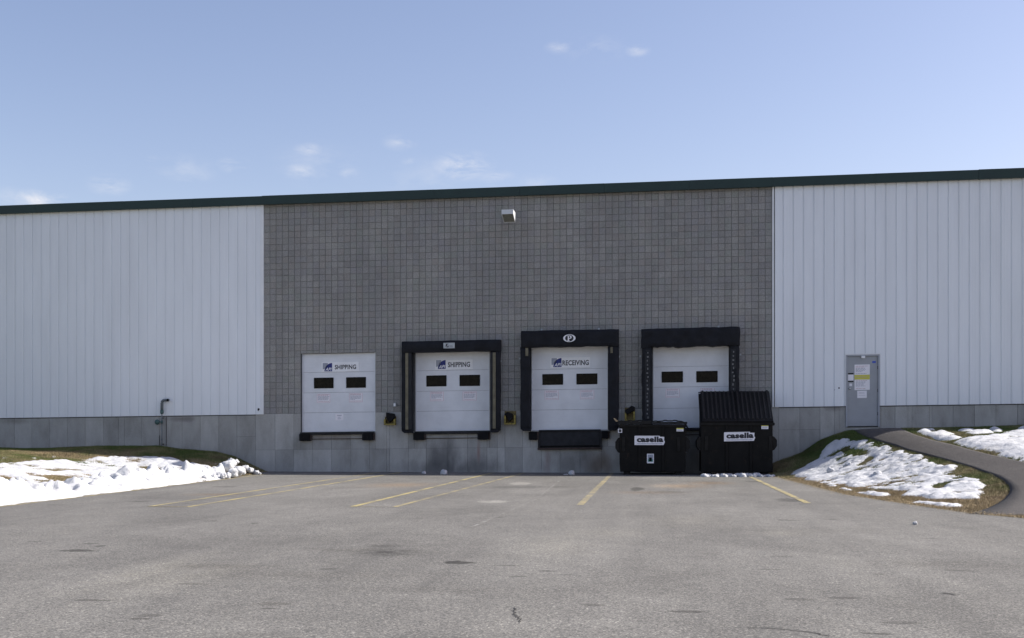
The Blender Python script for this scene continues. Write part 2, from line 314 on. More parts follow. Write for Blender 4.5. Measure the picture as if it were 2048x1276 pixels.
def paint(name, col, wear, seed):
    m = asphalt(name, (.114, .1105, .103), (.183, .178, .166)); n, l = m.node_tree.nodes, m.node_tree.links; b = n['Principled BSDF']
    src = b.inputs['Base Color'].links[0].from_socket
    geo = N(n, 'ShaderNodeNewGeometry'); w1 = N(n, 'ShaderNodeTexNoise', i_Scale=22, i_Detail=6, i_Roughness=.8); l.new(geo.outputs['Position'], w1.inputs['Vector'])
    w2 = N(n, 'ShaderNodeTexNoise', i_Scale=1.1 + seed, i_Detail=4); l.new(geo.outputs['Position'], w2.inputs['Vector'])
    s = M('ADD', w1.outputs[0], M('MULTIPLY', w2.outputs[0], .6, n, l), n, l)
    f = ramp(n, l, s, [(wear - .10, (0,) * 3), (wear + .12, (.92,) * 3)])
    x = N(n, 'ShaderNodeMix', data_type='RGBA'); l.new(f, x.inputs[0]); l.new(src, x.inputs[6]); x.inputs[7].default_value = (*col, 1)
    l.new(x.outputs[2], b.inputs['Base Color'])
paint('line_fresh', (.39, .325, .145), .77, 0); paint('line_worn', (.36, .30, .15), .80, .4); paint('line_faint', (.32, .28, .17), .84, .7); paint('line_ghost', (.34, .335, .32), .90, .7)

# soil and turf take their tone from a colour attribute laid over the ground
m, n, l, b = new_mat('turf')
at = N(n, 'ShaderNodeAttribute', attribute_name='tone'); g1 = N(n, 'ShaderNodeTexNoise', i_Scale=30, i_Detail=6, i_Roughness=.75); ge = N(n, 'ShaderNodeNewGeometry'); l.new(ge.outputs['Position'], g1.inputs['Vector'])
x = N(n, 'ShaderNodeMix', data_type='RGBA', blend_type='MULTIPLY'); x.inputs[0].default_value = 1; l.new(at.outputs['Color'], x.inputs[6])
l.new(ramp(n, l, g1.outputs[0], [(.3, (.5,) * 3), (.7, (1.35,) * 3)]), x.inputs[7]); l.new(x.outputs[2], b.inputs['Base Color']); b.inputs['Roughness'].default_value = .95; b.inputs['Specular IOR Level'].default_value = .1
bp = N(n, 'ShaderNodeBump', i_Strength=1, i_Distance=.03); l.new(g1.outputs[0], bp.inputs['Height']); l.new(bp.outputs[0], b.inputs['Normal'])
m, n, l, b = new_mat('grass_blade'); at = N(n, 'ShaderNodeAttribute', attribute_name='tone'); l.new(at.outputs['Color'], b.inputs['Base Color']); b.inputs['Roughness'].default_value = .8; b.inputs['Specular IOR Level'].default_value = .15
m, n, l, b = new_mat('snow')
g1 = N(n, 'ShaderNodeTexNoise', i_Scale=14, i_Detail=6, i_Roughness=.65); ge = N(n, 'ShaderNodeNewGeometry'); l.new(ge.outputs['Position'], g1.inputs['Vector'])
g2 = N(n, 'ShaderNodeTexNoise', i_Scale=2.2, i_Detail=6, i_Roughness=.7); l.new(ge.outputs['Position'], g2.inputs['Vector'])
l.new(ramp(n, l, g2.outputs[0], [(.30, (.40, .395, .385)), (.46, (.505, .512, .53)), (1, (.545, .552, .57))]), b.inputs['Base Color'])
b.inputs['Roughness'].default_value = .8; b.inputs['Specular IOR Level'].default_value = .2
bp = N(n, 'ShaderNodeBump', i_Strength=.7, i_Distance=.04); l.new(g1.outputs[0], bp.inputs['Height']); l.new(bp.outputs[0], b.inputs['Normal'])

# ------------------------------------------------------------------ mesh helpers
def tag(o, label=None, cat=None, group=None, kind=None):
    if label: o['label'] = label
    if cat: o['category'] = cat
    if group: o['group'] = group
    if kind: o['kind'] = kind
    return o
class MB:
    def __init__(s): s.v = []; s.f = []; s.m = []
    def add(s, vs, fs, mi=0):
        k = len(s.v); s.v += [tuple(p) for p in vs]; s.f += [tuple(k + i for i in f) for f in fs]; s.m += [mi] * len(fs); return s
    def box(s, x0, x1, y0, y1, z0, z1, mi=0):
        return s.add([(x0, y0, z0), (x1, y0, z0), (x1, y1, z0), (x0, y1, z0), (x0, y0, z1), (x1, y0, z1), (x1, y1, z1), (x0, y1, z1)],
                     [(0, 3, 2, 1), (4, 5, 6, 7), (0, 1, 5, 4), (1, 2, 6, 5), (2, 3, 7, 6), (3, 0, 4, 7)], mi)
    def prism(s, pts, a0, a1, axis=1, mi=0):
        """extrude a 2-D outline along an axis"""
        def P(p, a): return {0: (a, p[0], p[1]), 1: (p[0], a, p[1]), 2: (p[0], p[1], a)}[axis]
        k = len(pts)
        return s.add([P(p, a0) for p in pts] + [P(p, a1) for p in pts], [tuple(range(k)), tuple(range(2 * k - 1, k - 1, -1))] + [((i + 1) % k, i, k + i, k + (i + 1) % k) for i in range(k)], mi)
    def tube(s, path, r, seg=12, mi=0, cap=True):
        path = [Vector(p) for p in path]; rs = r if isinstance(r, (list, tuple)) else [r] * len(path); rings = []
        for i, p in enumerate(path):
            d = (path[min(i + 1, len(path) - 1)] - path[max(i - 1, 0)]).normalized()
            u = d.cross(Vector((0, 0, 1)));  u = u.normalized() if u.length > .1 else Vector((1, 0, 0)); w = d.cross(u)
            rings.append([p + (u * math.cos(a) + w * math.sin(a)) * rs[i] for a in [2 * math.pi * k / seg for k in range(seg)]])
        vs = [q for r_ in rings for q in r_]; fs = []
        for i in range(len(path) - 1):
            for k in range(seg): fs.append((i * seg + k, i * seg + (k + 1) % seg, (i + 1) * seg + (k + 1) % seg, (i + 1) * seg + k))
        if cap: fs += [tuple(range(seg))[::-1], tuple(range((len(path) - 1) * seg, len(path) * seg))]
        return s.add(vs, fs, mi)
    def soft(s, x0, x1, y0, y1, z0, z1, step=.12, amp=.015, mi=0, seed=0, sag=0):
        """padded box whose faces are subdivided and slightly crumpled"""
        n = [max(1, int(round(abs(b - a) / step))) for a, b in ((x0, x1), (y0, y1), (z0, z1))]
        bm = bmesh.new(); idx = {}
        def vert(i, j, k):
            if (i, j, k) not in idx:
                fx, fy, fz = i / n[0], j / n[1], k / n[2]; x = x0 + (x1 - x0) * fx; y = y0 + (y1 - y0) * fy; z = z0 + (z1 - z0) * fz
                ex = min(fx, 1 - fx) * (x1 - x0); ez = min(fz, 1 - fz) * (z1 - z0)
                q = .03
                if fy < .5 / n[1]: y += max(0, q - ex) * .8 + max(0, q - ez) * .8
                o = lambda a, b_, sd: float(fbm(np.array([a]), np.array([b_]), .33, 3, sd)[0]) * amp
                dx = o(y + z * 1.3, x * .7, seed) if ex < 1e-6 else 0
                idx[(i, j, k)] = (x + dx, y + o(x + 11, z, seed + 3), z + o(x, y + 5, seed + 5) * (1 if ez < 1e-6 else 0) - (sag * (.5 + fbm(np.array([x * 2]), np.array([3.]), .4, 3, seed)[0]) if fz < .01 else 0))
            return (i, j, k)
        vs, fs, mp = [], [], {}
        def g(*a):
            vert(*a)
            if a not in mp: mp[a] = len(vs); vs.append(idx[a])
            return mp[a]
        for j in (0, n[1]):
            for i in range(n[0]):
                for k in range(n[2]):
                    q = [g(i, j, k), g(i + 1, j, k), g(i + 1, j, k + 1), g(i, j, k + 1)]; fs.append(tuple(q if j == 0 else q[::-1]))
        for i in (0, n[0]):
            for j in range(n[1]):
                for k in range(n[2]):
                    q = [g(i, j, k), g(i, j, k + 1), g(i, j + 1, k + 1), g(i, j + 1, k)]; fs.append(tuple(q if i == 0 else q[::-1]))
        for k in (0, n[2]):
            for i in range(n[0]):
                for j in range(n[1]):
                    q = [g(i, j, k), g(i, j + 1, k), g(i + 1, j + 1, k), g(i + 1, j, k)]; fs.append(tuple(q if k == 0 else q[::-1]))
        bm.free(); return s.add(vs, fs, mi)
    def mesh(s, name, mats, origin=(0, 0, 0), shear=True, bevel=0, smooth=False):
        me = bpy.data.meshes.new(name); ox, oy, oz = origin
        vv = [(x - ox, y - oy, z + (S * x if shear else 0) - oz) for x, y, z in s.v]
        me.from_pydata(vv, [], s.f)
        for mt in mats: me.materials.append(MATS[mt])
        me.polygons.foreach_set('material_index', s.m)
        if bevel:
            bm = bmesh.new(); bm.from_mesh(me); bmesh.ops.remove_doubles(bm, verts=bm.verts, dist=1e-5)
            ed = [e for e in bm.edges if len(e.link_faces) == 2 and e.calc_face_angle(0) > .5]
            bmesh.ops.bevel(bm, geom=ed, offset=bevel, segments=1, affect='EDGES', clamp_overlap=True); bm.to_mesh(me); bm.free()
        if smooth: me.polygons.foreach_set('use_smooth', [True] * len(me.polygons))
        me.update(); return me
    def build(s, name, mats, parent=None, **k):
        if isinstance(mats, str): mats = [mats]
        org = tuple(parent['_o']) if parent is not None and '_o' in parent else (0, 0, 0)
        o = bpy.data.objects.new(name, s.mesh(name, mats, origin=org, **k)); COL.objects.link(o)
        if parent is not None: o.parent = parent; o['_o'] = org
        return o
EMPTIES = []
def thing(name, label, cat, loc, group=None):
    o = bpy.data.objects.new(name, None); COL.objects.link(o); o.location = loc; o.empty_display_size = .2; o['_o'] = loc
    EMPTIES.append(o); return tag(o, label, cat, group)
def one(mb, name, mats, label, cat, loc, group=None, **k):
    """a thing that is a single mesh with its origin at its base"""
    if isinstance(mats, str): mats = [mats]
    o = bpy.data.objects.new(name, mb.mesh(name, mats, origin=loc, **k)); COL.objects.link(o); o.location = loc
    return tag(o, label, cat, group)
def text_shape(txt, x0, x1, v0, v1, y, mb, mi, bold=0, shear=0, spacing=1):
    cu = bpy.data.curves.new('lettering', 'FONT'); cu.body = txt; cu.offset = bold; cu.shear = shear; cu.space_character = spacing; cu.resolution_u = 3
    ob = bpy.data.objects.new('lettering', cu); COL.objects.link(ob)
    me = bpy.data.meshes.new_from_object(ob.evaluated_get(bpy.context.evaluated_depsgraph_get()))
    co = np.array([v.co for v in me.vertices]); lo, hi = co.min(0), co.max(0)
    vs = [(x0 + (c[0] - lo[0]) / (hi[0] - lo[0]) * (x1 - x0), y, v0 + (c[1] - lo[1]) / (hi[1] - lo[1]) * (v1 - v0)) for c in co]
    mb.add(vs, [tuple(p.vertices) for p in me.polygons], mi)
    bpy.data.objects.remove(ob); bpy.data.curves.remove(cu); bpy.data.meshes.remove(me)
def rect(px0, px1, py0, py1, Y):
    X0, va = W(px0, (py0 + py1) / 2, Y); X1, vb = W(px1, (py0 + py1) / 2, Y)
    c = (px0 + px1) / 2; t = W(c, py0, Y)[1]; bt = W(c, py1, Y)[1]
    return X0, X1, bt, t

# ------------------------------------------------------------------ ground
def sheet(name, mat, x0, x1, y0, y1, z): return MB().add([(x0, y0, z), (x1, y0, z), (x1, y1, z), (x0, y1, z)], [(0, 1, 2, 3)]).build(name, mat, shear=False)
far = tag(sheet('ground', 'asphalt', -900, 900, -900, 900, -.006), 'grey asphalt ground running out to the horizon', kind='structure')
lot = tag(sheet('parking_lot', 'asphalt', -40, 34, -70, .2, 0), 'worn grey asphalt truck apron in front of the loading docks', kind='structure')
lot['_o'] = (0, 0, 0)
def line(p0, p1, w, mat, z=.004):
    a, bb = Vector((*p0, 0)), Vector((*p1, 0)); d = (bb - a).normalized(); q = Vector((-d.y, d.x, 0)) * w / 2
    k = 24; vs = []; fs = []
    for i in range(k + 1):
        p = a + (bb - a) * i / k; j = random.uniform(-.006, .006); vs += [(p + q * (1 + j * 5))[:2] + (z,), (p - q * (1 - j * 5))[:2] + (z,)]
    fs = [(2 * i + 1, 2 * i + 3, 2 * i + 2, 2 * i) for i in range(k)]
    return MB().add(vs, fs).build('painted_line', mat, lot, shear=False)
line((-8.41, -17.98), (-8.55, -.3), .09, 'line_fresh'); line((-7.73, -18.0), (-7.84, -.3), .10, 'line_fresh'); line((-8.4, -17.98), (-7.73, -18.0), .08, 'line_worn', .0055)
line((-5.0, -17.6), (-4.93, -.3), .11, 'line_fresh'); line((-4.28, -17.6), (-3.93, -.4), .10, 'line_worn'); line((-4.98, -17.62), (-4.3, -17.62), .07, 'line_faint', .0055)
line((-1.23, -16.7), (-1.22, -.15), .12, 'line_worn'); line((2.73, -15.7), (2.77, -.3), .12, 'line_fresh')
line((-10.84, -19), (-11.50, -2.3), .09, 'line_fresh'); line((-9.96, -42), (-10.84, -19), .09, 'line_fresh')
for a, c in (((940, 1056), (1070, 1000)), ((1070, 1000), (1118, 962))):
    line(G(*a), G(*c), .05, 'line_ghost')
def crack(pts, w=.012):
    P = [Vector((*G(*p), 0)) for p in pts]; out = []
    for a, c in zip(P, P[1:]):
        for i in range(6): out.append(a + (c - a) * i / 6 + Vector((random.uniform(-1, 1), random.uniform(-1, 1), 0)) * .012)
    out.append(P[-1]); vs = []
    for i, p in enumerate(out):
        d = (out[min(i + 1, len(out) - 1)] - out[max(i - 1, 0)]).normalized(); q = Vector((-d.y, d.x, 0)) * w * random.uniform(.25, .7)
        vs += [(p.x + q.x, p.y + q.y, .004), (p.x - q.x, p.y - q.y, .004)]
    MB().add(vs, [(2 * i, 2 * i + 1, 2 * i + 3, 2 * i + 2) for i in range(len(out) - 1)]).build('crack', 'crack', lot, shear=False)
crack([(1030, 1216), (1028, 1228), (1036, 1233), (1042, 1238), (1040, 1245)], .010); crack([(1028, 1230), (1036, 1236), (1034, 1240)], .008)
crack([(1500, 1256), (1560, 1258), (1610, 1263), (1660, 1273)]); crack([(1890, 1186), (1912, 1191)], .02)

def poly_world(pts): return np.array([ray_ground(*p) for p in pts])
def inside(P, X, Y):
    c = np.zeros(X.shape, bool); j = len(P) - 1
    for i in range(len(P)):
        xi, yi = P[i]; xj, yj = P[j]
        with np.errstate(divide='ignore', invalid='ignore'):
            c ^= ((yi > Y) != (yj > Y)) & (X < (xj - xi) * (Y - yi) / (yj - yi + 1e-12) + xi)
        j = i
    return c
def blur(a, r):
    for _ in range(2):
        for ax in (0, 1):
            pad = [(0, 0), (0, 0)]; pad[ax] = (r + 1, r); c = np.cumsum(np.pad(a, pad, mode='edge'), axis=ax)
            a = (np.take(c, range(2 * r + 1, c.shape[ax]), ax) - np.take(c, range(0, c.shape[ax] - 2 * r - 1), ax)) / (2 * r + 1)
    return a
# path outline in world units
Lp = [(1711, 865.6), (1722.5, 871), (1747, 879), (1777.5, 888), (1808, 899), (1849.5, 910), (1887, 919.6), (1925, 930), (1963, 943), (1997, 955.6), (2018, 971), (2022, 982), (2012, 999), (1991, 1012), (1963, 1022), (1938, 1028)]
Rp = [(1802, 860), (1821, 868.4), (1849.5, 878), (1897, 889), (1944, 902.5), (2001, 916), (2048, 927)]
def resample(P, n):
    P = np.array(P); d = np.r_[0, np.cumsum(np.hypot(*np.diff(P, axis=0).T))]; t = np.linspace(0, d[-1], n)
    return np.c_[np.interp(t, d, P[:, 0]), np.interp(t, d, P[:, 1])]
def smooth_line(P, k=3):
    for _ in range(k):
        Q = P.copy(); Q[1:-1] = (P[:-2] + 2 * P[1:-1] + P[2:]) / 4; P = Q
    return P
Lw = poly_world(Lp); Rw = poly_world(Rp)
PL = smooth_line(resample(np.vstack([[WX(1705), -.03], Lw]), 60)); dR = Rw[-1] - Rw[-3]; dR /= np.hypot(*dR)
PR = smooth_line(resample(np.vstack([[WX(1802), -.03], Rw, Rw[-1] + dR * 3, [Rw[-1][0] + dR[0] * 3 + 1.0, -18.5], [Rw[-1][0] + dR[0] * 3 + 2.5, -21.5]]), 60))
vs, fs = [], []; K = 14
for i in range(60):
    for j in range(-1, K + 2):
        f_ = min(max(j, 0), K) / K; x, y = PL[i] * (1 - f_) + PR[i] * f_; z = max(float(Hgt(x, y)), 0) + (.025 + .012 * math.sin(f_ * math.pi)) * min(1, (59 - i) / 8) + .003
        if j in (-1, K + 1): z -= .12
        vs.append((x, y, z))
KK = K + 3
for i in range(59):
    for j in range(KK - 1): fs.append((i * KK + j, i * KK + j + 1, (i + 1) * KK + j + 1, (i + 1) * KK + j))
tag(MB().add(vs, fs).build('path', 'asphalt_path', shear=False, smooth=True), 'dark asphalt footpath curving up to the grey side door', kind='structure')
PATH = np.vstack([PL, PR[::-1]])

GREEN, STRAW, BROWN = np.array([.085, .115, .034]), np.array([.285, .225, .135]), np.array([.12, .085, .056])
def tone(X, Y):
    sL, sR = eL(Y) - X, X - eR(Y); s = np.where(X < -4, sL, sR)
    w = .5 + fbm(X, Y, 1.6, 4, 31) * .9 + .35 * fbm(X, Y, .35, 3, 17)
    w = w + np.where(X < -4, sstep(-15.5, -13, X) * .15 - sstep(-18.5, -20.5, -X * -1) * 0 - (X < -19.5) * .45 + .12 - .45 * sstep(-4.5, -1.5, Y), 0)  # left turf turns dark green towards the wall, painting its shadow deeper
    w = w + np.where(X > 0, .85 * sstep(1.6, .1, s) + .75 * sstep(-11, -15, Y) - .35 * sstep(-7, -2, Y), 0)
    w = np.clip(w, 0, 1)[..., None]; br = np.clip(fbm(X, Y, .5, 3, 77) * 1.5, 0, 1)[..., None]
    c = GREEN * (1 - w) + STRAW * w
    return c * (1 - .5 * br) + BROWN * .5 * br
def grid_mesh(name, X, Y, Z, mat, keep=None, colour=False, smooth=True):
    ny, nx = X.shape; idx = np.arange(nx * ny).reshape(ny, nx)
    q = np.stack([idx[:-1, :-1], idx[:-1, 1:], idx[1:, 1:], idx[1:, :-1]], -1).reshape(-1, 4)
    V = np.stack([X, Y, Z], -1).reshape(-1, 3)
    if keep is not None:
        k = keep.reshape(-1); q = q[k[q].any(1)]; used = np.unique(q); re = np.full(len(V), -1); re[used] = np.arange(len(used)); V = V[used]; q = re[q]
    me = bpy.data.meshes.new(name); me.vertices.add(len(V)); me.vertices.foreach_set('co', V.ravel()); me.loops.add(q.size); me.loops.foreach_set('vertex_index', q.ravel().astype(np.int32))
    me.polygons.add(len(q)); me.polygons.foreach_set('loop_start', np.arange(0, q.size, 4, dtype=np.int32)); me.polygons.foreach_set('loop_total', np.full(len(q), 4, np.int32))
    me.update(calc_edges=True); me.validate()
    if colour:
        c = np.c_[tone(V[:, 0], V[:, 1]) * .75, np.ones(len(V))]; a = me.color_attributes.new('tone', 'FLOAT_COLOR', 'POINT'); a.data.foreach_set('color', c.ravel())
    if smooth: me.polygons.foreach_set('use_smooth', [True] * len(q))
    me.materials.append(MATS[mat]); o = bpy.data.objects.new(name, me); COL.objects.link(o); return o
def terrain(name, x0, x1, y0, label, side):
    X, Y = np.meshgrid(np.arange(x0, x1, .14), np.arange(y0, .05, .14)); Y = np.minimum(Y, -.0) ; Z = Hgt(X, Y)
    s = (eL(Y) - X) if side < 0 else (X - eR(Y))
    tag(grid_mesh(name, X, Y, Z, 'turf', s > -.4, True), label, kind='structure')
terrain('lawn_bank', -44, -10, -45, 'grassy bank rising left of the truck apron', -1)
terrain('lawn_bank', 3, 36, -26, 'grassy mound rising right of the truck apron to the path', 1)

# snow
SNOWMASK = []
def snow_field(name, label, polys, holes, step, th, lump, seed, extra=None, cat=True, soft=.22, edge=.5):
    P = [poly_world(p) for p in polys]; H = [poly_world(p) for p in holes]; A = np.vstack(P)
    x0, y0 = A.min(0) - .5; x1, y1 = A.max(0) + .5
    X, Y = np.meshgrid(np.arange(x0, x1, step), np.arange(y0, y1, step))
    m = np.zeros(X.shape)
    for p in P: m[inside(p, X, Y)] = 1
    for h in H: m[inside(h, X, Y)] = 0
    m[inside(PATH, X, Y)] = 0
    m = blur(m, max(1, int(soft / step)))
    t = (m - edge) * 2 * th + np.minimum(1, .35 + m) * (fbm(X, Y, .85, 4, seed, .55) * lump + fbm(X, Y, .22, 3, seed + 9) * lump * .55 + fbm(X, Y, .09, 2, seed + 19) * lump * .22)
    t = np.where(m < .02, -.2, t); t = np.minimum(t, (m * 4) * (th + lump))
    if extra is not None: t = t + extra(X, Y, m)
    Z = np.maximum(Hgt(X, Y), 0) + t
    o = grid_mesh(name, X, Y, Z, 'snow', t > -.012)
    SNOWMASK.append((x0, y0, step, t))
    return tag(o, label, kind='stuff')
def c6(L): return [(x / 3.413, 740 + y / 3.413) for x, y in L]
def c5(L): return [(1540 + x / 3.037, 640 + y / 3.037) for x, y in L]
def cp(L): return [(1660 + x / 5.278, 840 + y / 5.278) for x, y in L]
left_poly = [(-420, 645)] + [(0, 640), (200, 628), (400, 622), (600, 603), (750, 585), (850, 575), (950, 585), (1150, 600), (1250, 635), (1330, 645), (1410, 655), (1500, 700), (1560, 738), (1400, 757), (1150, 792), (900, 822), (650, 852), (400, 881), (180, 905), (0, 925), (-420, 975)]
def berm(X, Y, m):
    s = eL(Y) - X
    r = np.exp(-((s - .55) / .38) ** 2) * (.15 + .14 * fbm(X, Y, 2.2, 2, 3) + .22 * np.abs(fbm(X, Y, .45, 3, 8)) + .20 * fbm(X, Y, .30, 3, 81) + .10 * fbm(X, Y, .13, 2, 84))
    far_ = np.exp(-((s - 1.5) / .5) ** 2) * .05 * (1 + fbm(X, Y, .6, 3, 12))
    return (r + far_) * sstep(.15, .6, m)
snow_field('snow_cover', 'broad melting snow sheet with a ploughed ridge beside the yellow edge line', [c6(left_poly)],
           [c6([(-200, 700), (0, 725), (90, 738), (270, 782), (280, 795), (200, 787), (90, 768), (0, 756), (-200, 740)]), c6([(250, 722), (400, 720), (480, 738), (660, 770), (560, 775), (420, 762), (290, 742)]),
            c6([(980, 660), (1030, 660), (1080, 690), (1010, 688)]), c6([(740, 655), (790, 662), (780, 672), (735, 668)]), c6([(790, 680), (850, 684), (840, 700), (790, 697)]), c6([(1385, 660), (1412, 665), (1400, 700), (1385, 690)]), c6([(860, 575), (1000, 572), (990, 600), (880, 592)])],
           .05, .035, .075, 100, berm, soft=.13, edge=.54)
right_poly = [cp([(-130, 545), (-30, 440), (-80, 330), (30, 230), (100, 210), (220, 208), (380, 215), (450, 230), (560, 245), (700, 290), (790, 310), (770, 350), (900, 360), (1000, 385), (1010, 430), (1110, 460), (1190, 490), (1300, 490), (1320, 520), (1380, 545), (1270, 570), (1400, 600), (1250, 625), (1400, 620), (1500, 610), (1630, 645), (1620, 700), (1560, 740), (1620, 780), (1560, 840), (1380, 830), (1100, 840), (1000, 810), (750, 805), (900, 750), (700, 745), (560, 735), (430, 745), (280, 720), (170, 700), (80, 690), (60, 715), (-80, 690), (-330, 560)]),
              c5([(120, 930), (250, 870), (360, 800), (440, 790), (600, 800), (650, 850), (500, 950), (420, 1000), (300, 995), (200, 965)]),
              cp([(80, 725), (200, 730), (430, 770), (640, 795), (580, 815), (400, 800), (230, 770)]), cp([(840, 865), (960, 868), (1200, 880), (1410, 905), (1300, 932), (1100, 905), (900, 885)]), cp([(1430, 915), (1540, 912), (1500, 930), (1440, 930)]),
              cp([(-330, 560), (-80, 690), (0, 700), (-30, 400)])]
snow_field('snow_cover', 'lumpy snow patch on the mound between apron and footpath', right_poly,
           [cp([(150, 290), (230, 290), (260, 320), (420, 350), (490, 370), (400, 400), (330, 380), (180, 340), (130, 325)]), cp([(390, 405), (490, 385), (420, 440), (300, 480), (320, 460)]), cp([(360, 600), (440, 598), (390, 630)]), cp([(820, 655), (880, 640), (840, 670)]),
            cp([(1080, 690), (1250, 650), (1400, 640), (1230, 690), (1200, 720), (1120, 750), (1060, 740)]), cp([(1420, 770), (1300, 760), (1360, 800)]), cp([(80, 680), (140, 680), (130, 705), (70, 705)])],
           .04, .04, .085, 200, soft=.09, edge=.52)
snow_field('snow_cover', 'flat bright snow on the lawn right of the footpath', [cp([(1250, 225), (1400, 205), (1700, 165), (1900, 125), (2048, 115), (2500, 95), (3100, 300), (2900, 600), (2250, 500), (2048, 430), (1900, 400), (1700, 350), (1500, 290), (1330, 255)])], [], .05, .05, .07, 300)
snow_field('snow_cover', 'small broken snow patches on the lawn close to the right wall', [cp([(910, 130), (980, 105), (1040, 115), (1090, 150), (1130, 125), (1200, 110), (1260, 140), (1330, 155), (1220, 175), (1420, 185), (1300, 215), (1180, 220), (1080, 190), (1000, 160)]), cp([(1350, 105), (1530, 105), (1530, 125), (1360, 125)]), cp([(1420, 140), (1680, 122), (1720, 140), (1500, 158)]),
            cp([(1680, 95), (1760, 88), (1820, 108), (1790, 135), (1690, 115)]), cp([(1990, 90), (2060, 82), (2200, 90), (2100, 108), (2000, 102)]), cp([(1040, 100), (1100, 98), (1110, 118), (1050, 115)])], [], .04, .06, .04, 400, soft=.1, edge=.4)
snow_field('snow_cover', 'scattered flecks of old snow on the far left lawn', [[(2, 914), (18, 914), (16, 918), (3, 918)], [(64, 915), (73, 915), (72, 919), (65, 919)], [(20, 919), (27, 919), (26, 922), (21, 922)], [(104, 912), (112, 911), (110, 915), (105, 915)], [(0, 919), (8, 919), (6, 923), (0, 923)], [(42, 903), (48, 903), (48, 906), (43, 906)]], [], .03, .012, .012, 500, soft=.05, edge=.4)

def snow_at(X, Y):
    r = np.full(X.shape, -.2)
    for x0, y0, st, t in SNOWMASK:
        i = np.round((Y - y0) / st).astype(int); j = np.round((X - x0) / st).astype(int); ok = (i >= 0) & (j >= 0) & (i < t.shape[0]) & (j < t.shape[1])
        r[ok] = np.maximum(r[ok], t[i[ok], j[ok]])
    return r
# grass blades
def blades(n, x0, x1, y0, y1, side, label, lo=.018, hi=.05):
    X = np.random.uniform(x0, x1, n); Y = np.random.uniform(y0, y1, n); s = (eL(Y) - X) if side < 0 else (X - eR(Y))
    ok = (s > -.04) & (snow_at(X, Y) < .015) & ~inside(PATH, X, Y) & (Y < -.01); X, Y = X[ok], Y[ok]; n = len(X)
    Z = np.maximum(Hgt(X, Y), 0) - .005; h = np.random.uniform(lo, hi, n) * (.7 + .6 * vnoise(X * 2, Y * 2, 9)); a = np.random.uniform(0, 2 * np.pi, n); w = np.random.uniform(.0025, .006, n)
    dx, dy = np.cos(a) * w, np.sin(a) * w; la = np.random.uniform(0, 2 * np.pi, n); lean = h * np.random.uniform(.1, 1.1, n)
    V = np.empty((n, 3, 3)); V[:, 0] = np.c_[X - dx, Y - dy, Z]; V[:, 1] = np.c_[X + dx, Y + dy, Z]; V[:, 2] = np.c_[X + np.cos(la) * lean, Y + np.sin(la) * lean, Z + h]
    me = bpy.data.meshes.new('grass'); me.vertices.add(3 * n); me.vertices.foreach_set('co', V.ravel()); me.loops.add(3 * n); me.loops.foreach_set('vertex_index', np.arange(3 * n, dtype=np.int32))
    me.polygons.add(n); me.polygons.foreach_set('loop_start', np.arange(0, 3 * n, 3, dtype=np.int32)); me.polygons.foreach_set('loop_total', np.full(n, 3, np.int32)); me.update(calc_edges=True)
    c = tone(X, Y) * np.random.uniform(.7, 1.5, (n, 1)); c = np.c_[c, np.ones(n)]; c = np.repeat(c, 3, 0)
    at_ = me.color_attributes.new('tone', 'FLOAT_COLOR', 'POINT'); at_.data.foreach_set('color', c.ravel()); me.materials.append(MATS['grass_blade'])
    o = bpy.data.objects.new('grass', me); COL.objects.link(o); tag(o, label, kind='stuff')
def litter(n, side, y0, label):
    Y = np.random.uniform(y0, -.3, n); s = np.abs(np.random.normal(0, .13, n)) * np.where(np.random.rand(n) < .35, -1, 1.6); X = (eL(Y) - s) if side < 0 else (eR(Y) + s)
    ok = snow_at(X, Y) < .01; X, Y = X[ok], Y[ok]; n = len(X); Z = np.maximum(Hgt(X, Y), 0) + np.random.uniform(.006, .02, n); a = np.random.uniform(0, 2 * np.pi, n); L = np.random.uniform(.012, .05, n); w = np.random.uniform(.002, .007, n)
    V = np.empty((n, 3, 3)); c, q = np.cos(a), np.sin(a)
    V[:, 0] = np.c_[X - q * w, Y + c * w, Z]; V[:, 1] = np.c_[X + q * w, Y - c * w, Z]; V[:, 2] = np.c_[X + c * L, Y + q * L, Z + np.random.uniform(-.004, .014, n)]
    me = bpy.data.meshes.new('leaf_litter'); me.from_pydata(V.reshape(-1, 3).tolist(), [], np.arange(3 * n).reshape(-1, 3).tolist())
    col = np.c_[STRAW * np.random.uniform(.5, 1.7, (n, 1)), np.ones(n)]; at_ = me.color_attributes.new('tone', 'FLOAT_COLOR', 'POINT'); at_.data.foreach_set('color', np.repeat(col, 3, 0).ravel()); me.materials.append(MATS['grass_blade'])
    o = bpy.data.objects.new('leaf_litter', me); COL.objects.link(o); tag(o, label, kind='stuff')
litter(16000, 1, -21, 'dry straw and leaf litter along the foot of the right mound'); litter(5000, -1, -20, 'dry straw litter along the left edge of the asphalt')
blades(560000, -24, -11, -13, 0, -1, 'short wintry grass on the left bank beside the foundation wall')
blades(600000, 3, 13, -20, 0, 1, 'patchy green and straw grass on the mound round the footpath')

